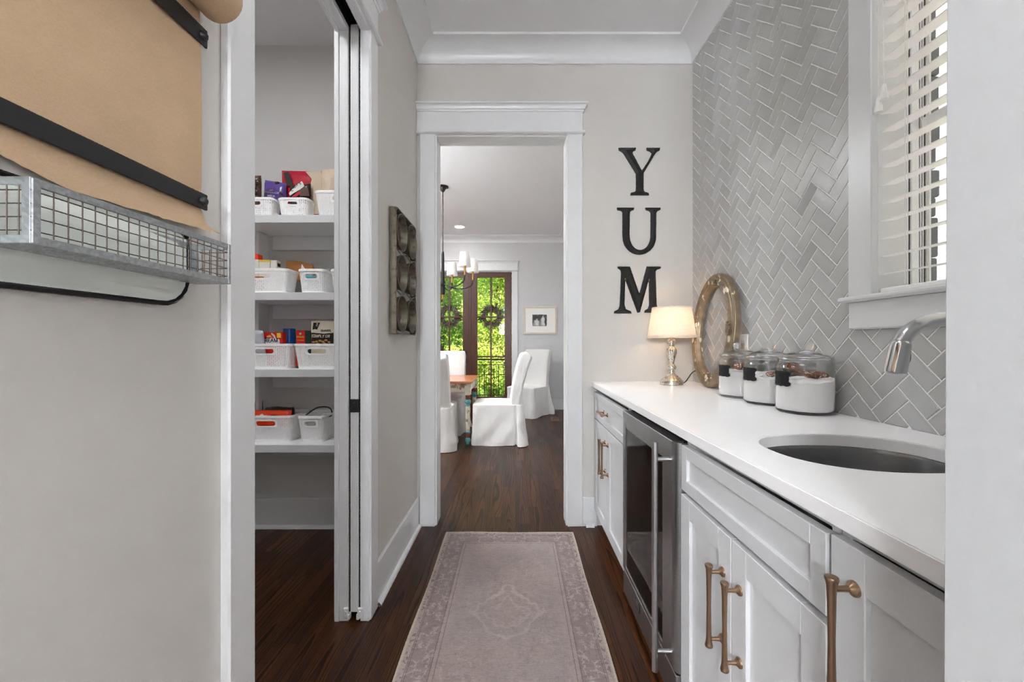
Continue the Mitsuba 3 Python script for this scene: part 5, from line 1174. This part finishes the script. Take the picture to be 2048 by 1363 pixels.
# slipcovered chairs, facing local +x
def chair_meshes(seed):
    w_, d_, zs_ = .50, .57, .455
    base_ = np.array(sg.box(-d_ / 2 + .045, -w_ / 2 + .045, d_ / 2 - .045, w_ / 2 - .045).buffer(.045, 8).exterior.coords)[:-1]
    ln = sg.LineString(np.vstack([base_, base_[:1]])); N = 240
    P = np.array([ln.interpolate(f, normalized=True).coords[0] for f in np.arange(N) / N])
    tan = np.roll(P, -1, 0) - np.roll(P, 1, 0); nrm = np.stack([tan[:, 1], -tan[:, 0]], 1); nrm /= np.linalg.norm(nrm, axis=1, keepdims=True)
    if (nrm * P).sum() < 0: nrm = -nrm
    arc = np.arange(N) / N * ln.length
    rows = []
    hs = np.linspace(0, 1, 26)
    for h_ in hs:
        k_ = 1 - h_
        q3 = np.c_[P * 9, np.full(N, h_ * 1.2 + seed)]
        fold = (meshkit.fbm(q3, 3, seed) - .5) * .044 * (k_ ** .8 + .15)
        # diagonal pulls from the front foot to the back of the seat
        diag = .009 * np.sin((P[:, 0] * 22 + h_ * 9) + seed) * k_ * (np.abs(P[:, 1]) > w_ * .42)
        off = .016 * k_ + fold + diag
        for sy in (-1, 1):                                   # kick pleats at the back corners
            for cxp, dep in ((-d_ / 2 + .075, .055),):
                g = np.exp(-((P[:, 0] - cxp) / .012) ** 2) * (np.sign(P[:, 1]) == sy) * (np.abs(P[:, 1]) > w_ * .4)
                g2 = np.exp(-((P[:, 0] - cxp + .04) / .025) ** 2) * (np.sign(P[:, 1]) == sy) * (np.abs(P[:, 1]) > w_ * .4)
                off = off - dep * g * k_ ** .7 + .022 * g2 * k_
        back = (P[:, 0] < -d_ / 2 + .06)
        off = off + .05 * k_ * back
        z_ = h_ * zs_ + .006 * k_ * (1 + np.sin(arc * 7 + seed)) * .5 + .001
        rows.append(np.c_[P + nrm * off[:, None], np.full(N, 1.) * z_])
    for sc_, dz_ in ((.99, .008), (.96, .014), (.85, .022), (.6, .028), (.3, .031), (.02, .032)):
        nz_ = (meshkit.fbm(np.c_[P * sc_ * 8, np.full(N, seed)], 2, seed) - .5) * .008
        rows.append(np.c_[P * sc_, zs_ + dz_ + nz_])
    seat = grid_mesh(np.array(rows), closed_v=True); 
    # back: a padded slab leaning back, rounded at the top
    t_ = np.linspace(0, 1, 30); spine = CubicSpline([0, .5, 1], np.array([[-.195, .36], [-.235, .69], [-.325, 1.0]]))(t_)
    bw = np.linspace(.49, .465, 30) / 2; bt = (.062 + .012 * t_)
    sec = np.array(sg.box(-1 + .35, -1 + .35, 1 - .35, 1 - .35).buffer(.35, 6).exterior.coords)[:-1]
    ls = sg.LineString(np.vstack([sec, sec[:1]])); sec = np.array([ls.interpolate(f, normalized=True).coords[0] for f in np.arange(80) / 80])
    tg = np.gradient(spine, axis=0); tg /= np.linalg.norm(tg, axis=1, keepdims=True); nn = np.stack([tg[:, 1], -tg[:, 0]], 1)
    R_ = []
    def rowat(c_, n_, w2, t2, i_):
        nz_ = (meshkit.fbm(np.c_[sec * 3, np.full(80, i_ * .25 + seed)], 3, seed + 3) - .5) * .014
        xz = c_ + np.outer(sec[:, 0] * t2 + nz_, n_)
        return np.stack([xz[:, 0], sec[:, 1] * w2 + nz_ * .5, xz[:, 1]], 1)
    for i_ in range(30): R_.append(rowat(spine[i_], nn[i_], bw[i_], bt[i_], i_))
    for s_ in np.linspace(.2, 1, 7):
        a_ = s_ * PI / 2
        R_.append(rowat(spine[-1] + tg[-1] * .055 * math.sin(a_) + nn[-1] * -.008 * s_, nn[-1], bw[-1] * (1 - .10 * (1 - math.cos(a_))) , bt[-1] * max(math.cos(a_), .02), 30 + s_ * 2))
    bk = grid_mesh(np.array(R_), closed_v=True)
    return seat, bk
CM = [chair_meshes(s_) for s_ in (1, 5)]
CP = [(plyx(a_, 'linen_cover', smooth=True), plyx(b_, 'linen_cover', smooth=True)) for a_, b_ in CM]
def chair(x, y, face, label, v):
    k = thing('dining_chair', label, 'chair', 'white slipcovered dining chairs')
    M = rotz(face, (x, y, 0))
    add_ply(f'{k}__seat_cover', CP[v][0], M); add_ply(f'{k}__back_cover', CP[v][1], M)
chair(-.205, 4.765, PI, 'white slipcovered dining chair in profile at the end of the table', 0)
chair(.21, 6.46, math.atan2(-.85, -.53), 'white slipcovered dining chair standing in the corner under the picture', 1)
chair(-.955, 4.56, PI / 2, 'white slipcovered dining chair with its back to the viewer, nearest side of the table', 1)
chair(-.935, 5.275, -PI / 2, 'white slipcovered dining chair facing the viewer across the table, before the glazed doors', 0)

# recessed lights
def can(x, y, z, rad, power, label, r=.075, group=None):
    k = thing('recessed_light', label, 'ceiling light', group)
    add(f'{k}__trim_ring', lathe([(r, z - .0005), (r + .016, z - .0005), (r + .017, z - .004), (r + .012, z - .006), (r, z - .004), (r, z - .0005)], 40, (x, y, 0)), 'trim_paint', 40)
    dsc = lathe([(r, z - .003), (0, z - .003)], 40, (x, y, 0))
    kk = uniq(f'{k}__lens')
    if dsc.face_normals[:, 2].mean() > 0: dsc.faces = dsc.faces[:, ::-1]
    scene[kk] = plyx(dsc, None, smooth=False, emitter={'type': 'area', 'radiance': rgb(np.array([1., .99, .98]) * power)})
vis = (-.846 - .055, 6.46)
can(-.90, 6.40, ZDC, 0, LIGHTS['dining'], 'round recessed light in the dining room ceiling beyond the chandelier')

# ------------------------------------------------------------------ kitchen behind the viewer (never in view) and fill lights added out of frame to brighten the rooms
struct('wall_kitchen', cat(box(-4.2, 2.2, -5.1, -5.0, 0, .8, 0), box(-4.2, 2.2, -5.1, -5.0, 2.5, ZC, 0), box(-4.2, -3.2, -5.1, -5, .8, 2.5, 0), box(1.4, 2.2, -5.1, -5, .8, 2.5, 0), box(-4.3, -4.2, -5.1, -.2, 0, ZC, 0), box(2.2, 2.3, -5.1, .37, 0, ZC, 0), box(-4.2, XL - .145, -1.2, -1.1, 0, ZC, 0), box(XR + .15, 2.3, .22, .37, 0, ZC, 0)), 'kitchen_white')
struct('ceiling_kitchen', box(-4.3, 2.3, -5.1, -1.2, ZC, ZC + .1, 0), 'kitchen_white')
struct('ceiling_kitchen', box(XR + .15, 2.3, -1.2, .37, ZC, ZC + .1, 0), 'kitchen_white')
struct('sky_block_roof', box(-4.6, 2.6, -5.4, YD + .6, 3.22, 3.32, 0), 'concrete')  # unseen slab added to keep sky light out of the rooms
def panel(x0, x1, y0, y1, z, power, label, name='fill_panel'):
    k = thing(name, label, 'ceiling light')
    add(f'{k}__frame', cat(box(x0 - .02, x1 + .02, y0 - .02, y0, z - .03, z), box(x0 - .02, x1 + .02, y1, y1 + .02, z - .03, z), box(x0 - .02, x0, y0, y1, z - .03, z), box(x1, x1 + .02, y0, y1, z - .03, z)), 'trim_paint')
    kk = uniq(f'{k}__diffuser')
    m = trimesh.Trimesh([[x0, y0, z - .02], [x1, y0, z - .02], [x1, y1, z - .02], [x0, y1, z - .02]], [[0, 2, 1], [0, 3, 2]], process=False)
    scene[kk] = plyx(m, None, smooth=False, emitter={'type': 'area', 'radiance': rgb(np.array([.985, .995, 1.02]) * power)})
panel(-2.2, -.6, -2.8, -1.5, ZC, LIGHTS['kitchen'] * 1.6, 'added fill light panel on the kitchen ceiling behind the viewer')  # added fill from behind the camera
panel(-.15, .35, .15, .85, ZC, LIGHTS['hall'], 'added fill light panel on the passage ceiling, out of view')  # overhead fill added for the passage, never in view
panel(-1.65, -1.15, .95, 1.35, ZC, LIGHTS['pantry'] * 1.75, 'added fill light panel on the pantry ceiling, out of view')  # unseen fill added to brighten shelves and basket fronts
panel(-2.4, -1.2, 3.6, 4.2, ZDC, LIGHTS['dining'] * .35, 'added fill light panel on the dining room ceiling near its left wall')  # extra fill added out of view for the dining room

def glow(key, m, power, tint=(.96, .995, 1.05)):
    kk = uniq(key)
    scene[kk] = plyx(m, None, smooth=True, emitter={'type': 'area', 'radiance': rgb(np.array(tint) * power)})
for gx_ in (-1.1, -.52):  # glowing spheres added behind the viewer as frontal fill
    k = thing('fill_globe', 'glowing globe added as fill light in the kitchen, ' + ('further left of the two' if gx_ < -.8 else 'right hand one of the two'), 'fill light', 'added kitchen fill globes')
    add(f'{k}__rod', cyl((gx_, -2.6, 2.0), (gx_, -2.6, ZC), .006, 8), 'black_metal')
    glow(f'{k}__globe', sphere((gx_, -2.6, 1.75), .25, 14), LIGHTS['globe'])
k = thing('fill_uplight', 'added upward fill light in the near left corner of the dining room, out of view', 'floor lamp')  # unseen upward light added to brighten the dining ceiling
add(f'{k}__pole', cyl((-2.1, 3.3, .02), (-2.1, 3.3, 1.78), .014, 12), 'oil_bronze')
add(f'{k}__foot', lathe([(0, 0), (.15, 0), (.15, .012), (.03, .03), (0, .03)], 32, (-2.1, 3.3, 0)), 'oil_bronze', 40)
add(f'{k}__bowl', lathe([(0, 1.76), (.06, 1.77), (.16, 1.83), (.20, 1.88), (.195, 1.88), (.155, 1.835), (.05, 1.785), (0, 1.78)], 40, (-2.1, 3.3, 0)), 'oil_bronze', 40)
dk_ = lathe([(0, 1.85), (.165, 1.85)], 40, (-2.1, 3.3, 0))
if dk_.face_normals[:, 2].mean() < 0: dk_.faces = dk_.faces[:, ::-1]
glow(f'{k}__diffuser', dk_, LIGHTS['uplight'])

# ------------------------------------------------------------------ outdoors beyond the dining room doors
struct('balcony_floor', box(-4.0, 2.0, YD + .15, 8.45, -.22, -.03, .005), 'concrete')
ra = thing('balcony_railing', 'dark green iron balcony railing outside the glazed doors', 'railing')
YR = 8.3
for z_, h_ in ((.835, .030), (.716, .014), (.085, .016)):
    add(f'{ra}__rail', box(-3.9, 1.9, YR - .012, YR + .012, z_ - h_, z_, .002), 'iron')
for i in range(56):
    x_ = -3.85 + .1 * i
    add(f'{ra}__baluster', box(x_ - .006, x_ + .006, YR - .006, YR + .006, .07, .71, .0005), 'iron')
    if i % 3 == 0:
        add(f'{ra}__fret', cat(box(x_, x_ + .1, YR - .005, YR + .005, .60, .612, .0005), box(x_ - .1, x_ + .1, YR - .005, YR + .005, .50, .512, .0005)), 'iron')
for x_ in (-3.9, -1.95, 0.0 + .35, 1.9): add(f'{ra}__post', box(x_ - .02, x_ + .02, YR - .02, YR + .02, -.03, .85, .002), 'iron')
gxx, gyy = np.meshgrid(np.linspace(-30, 30, 40), np.linspace(8.5, 60, 40), indexing='ij')
struct('lawn_ground', grid_mesh(np.stack([gxx, gyy, -1.6 + .045 * (gyy - 8.5) + .3 * meshkit.fbm(np.stack([gxx * .1, gyy * .1, gxx * 0], -1), 3)], -1)), 'lawn', True)
def tree(x, y, z0, z1, rad, n, m, label, cat_='tree', name='leafy_tree', seed=1, ls=.11):
    r_ = np.random.default_rng(seed); k = thing(name, label, cat_); n = int(n * 2.4)
    zc_ = (z0 + z1) / 2
    cl = r_.normal(0, 1, (60, 3)); cl /= np.linalg.norm(cl, axis=1, keepdims=True); cl *= (r_.random((60, 1)) ** .4)
    cl = cl * np.array([rad, rad, (z1 - z0) / 2]) + [x, y, zc_]
    idx = r_.integers(0, 60, n); sp_ = rad * .28
    dv = r_.normal(0, 1, (n, 3)); dv /= np.linalg.norm(dv, axis=1, keepdims=True)
    P = cl[idx] + dv * sp_ * (r_.random((n, 1)) ** .45)
    nv = dv * .6 + r_.normal(0, .55, (n, 3)) + [0, 0, .5]; nv /= np.linalg.norm(nv, axis=1, keepdims=True)
    a_ = np.cross(nv, r_.normal(0, 1, (n, 3))); a_ /= np.linalg.norm(a_, axis=1, keepdims=True); b_ = np.cross(nv, a_)
    L_ = ls * .6 * r_.uniform(.6, 1.3, (n, 1))
    V_ = np.stack([P - a_ * L_ * .6, P + b_ * L_ * .36 + nv * L_ * .08, P + a_ * L_ * .6 - nv * L_ * .1, P - b_ * L_ * .36 + nv * L_ * .08], 1).reshape(-1, 3)
    i_ = np.arange(n)[:, None] * 4
    add(f'{k}__foliage', trimesh.Trimesh(V_, np.vstack([i_ + [0, 1, 2], i_ + [0, 2, 3]]), process=False), m, False, kind='stuff')
    trk = CubicSpline([0, .5, 1], np.array([[x, y, -1.9], [x + .1, y, (zc_ - 1.9) / 2], [x - .05, y + .1, zc_ + .3]]))(np.linspace(0, 1, 14))
    add(f'{k}__trunk', tube(trk, np.linspace(.14, .05, 14) * rad / 2, 8), 'bark')
    for j in range(0, 24, 3):
        add(f'{k}__branch', tube(np.array([trk[8 + j % 5], (trk[9] + cl[j]) / 2 + [0, 0, .15], cl[j]]), np.array([.04, .025, .01]) * rad / 2, 5), 'bark')
tree(-.6, 12.5, -1.2, 2.6, 1.5, 15000, 'leaf_light', 'pale green leafy tree right behind the balcony railing', seed=1)
tree(-2.6, 13.6, .6, 4.6, 1.7, 14000, 'leaf_mid', 'mid green leafy tree behind the left hand glazed door', seed=2)
tree(-1.0, 16.0, 2.2, 7.0, 2.4, 16000, 'leaf_light', 'tall yellow green tree behind the right hand glazed door', seed=3, ls=.13)
tree(1.6, 15.5, -1.0, 5.5, 2.2, 13000, 'leaf_mid', 'green tree to the right beyond the balcony', seed=4, ls=.13)
tree(-5.4, 19.0, 0.5, 8.0, 2.9, 14000, 'leaf_dark', 'dark green tree furthest left across the lawn', seed=5, ls=.16)
tree(-2.2, 22.0, -.6, 7.5, 3.2, 15000, 'leaf_dark', 'broad dark green tree at the far edge of the lawn', seed=6, ls=.18)
tree(2.6, 23.0, -1., 8.5, 3.4, 12000, 'leaf_dark', 'dark tree far behind to the right', seed=7, ls=.18)
tree(-1.8, 11.4, -1.6, .35, 1.0, 8000, 'leaf_light', 'low light green shrub below the balcony', 'shrub', 'garden_shrub', 8, .09)
tree(.4, 11.0, -1.6, .5, 1.0, 8000, 'leaf_mid', 'low green shrub at the right below the balcony', 'shrub', 'garden_shrub', 9, .09)
tree(3.4, 3.2, .2, 1.62, .55, 4000, 'leaf_mid', 'green shrub outside the blind covered window', 'shrub', 'garden_shrub', 10, .06)
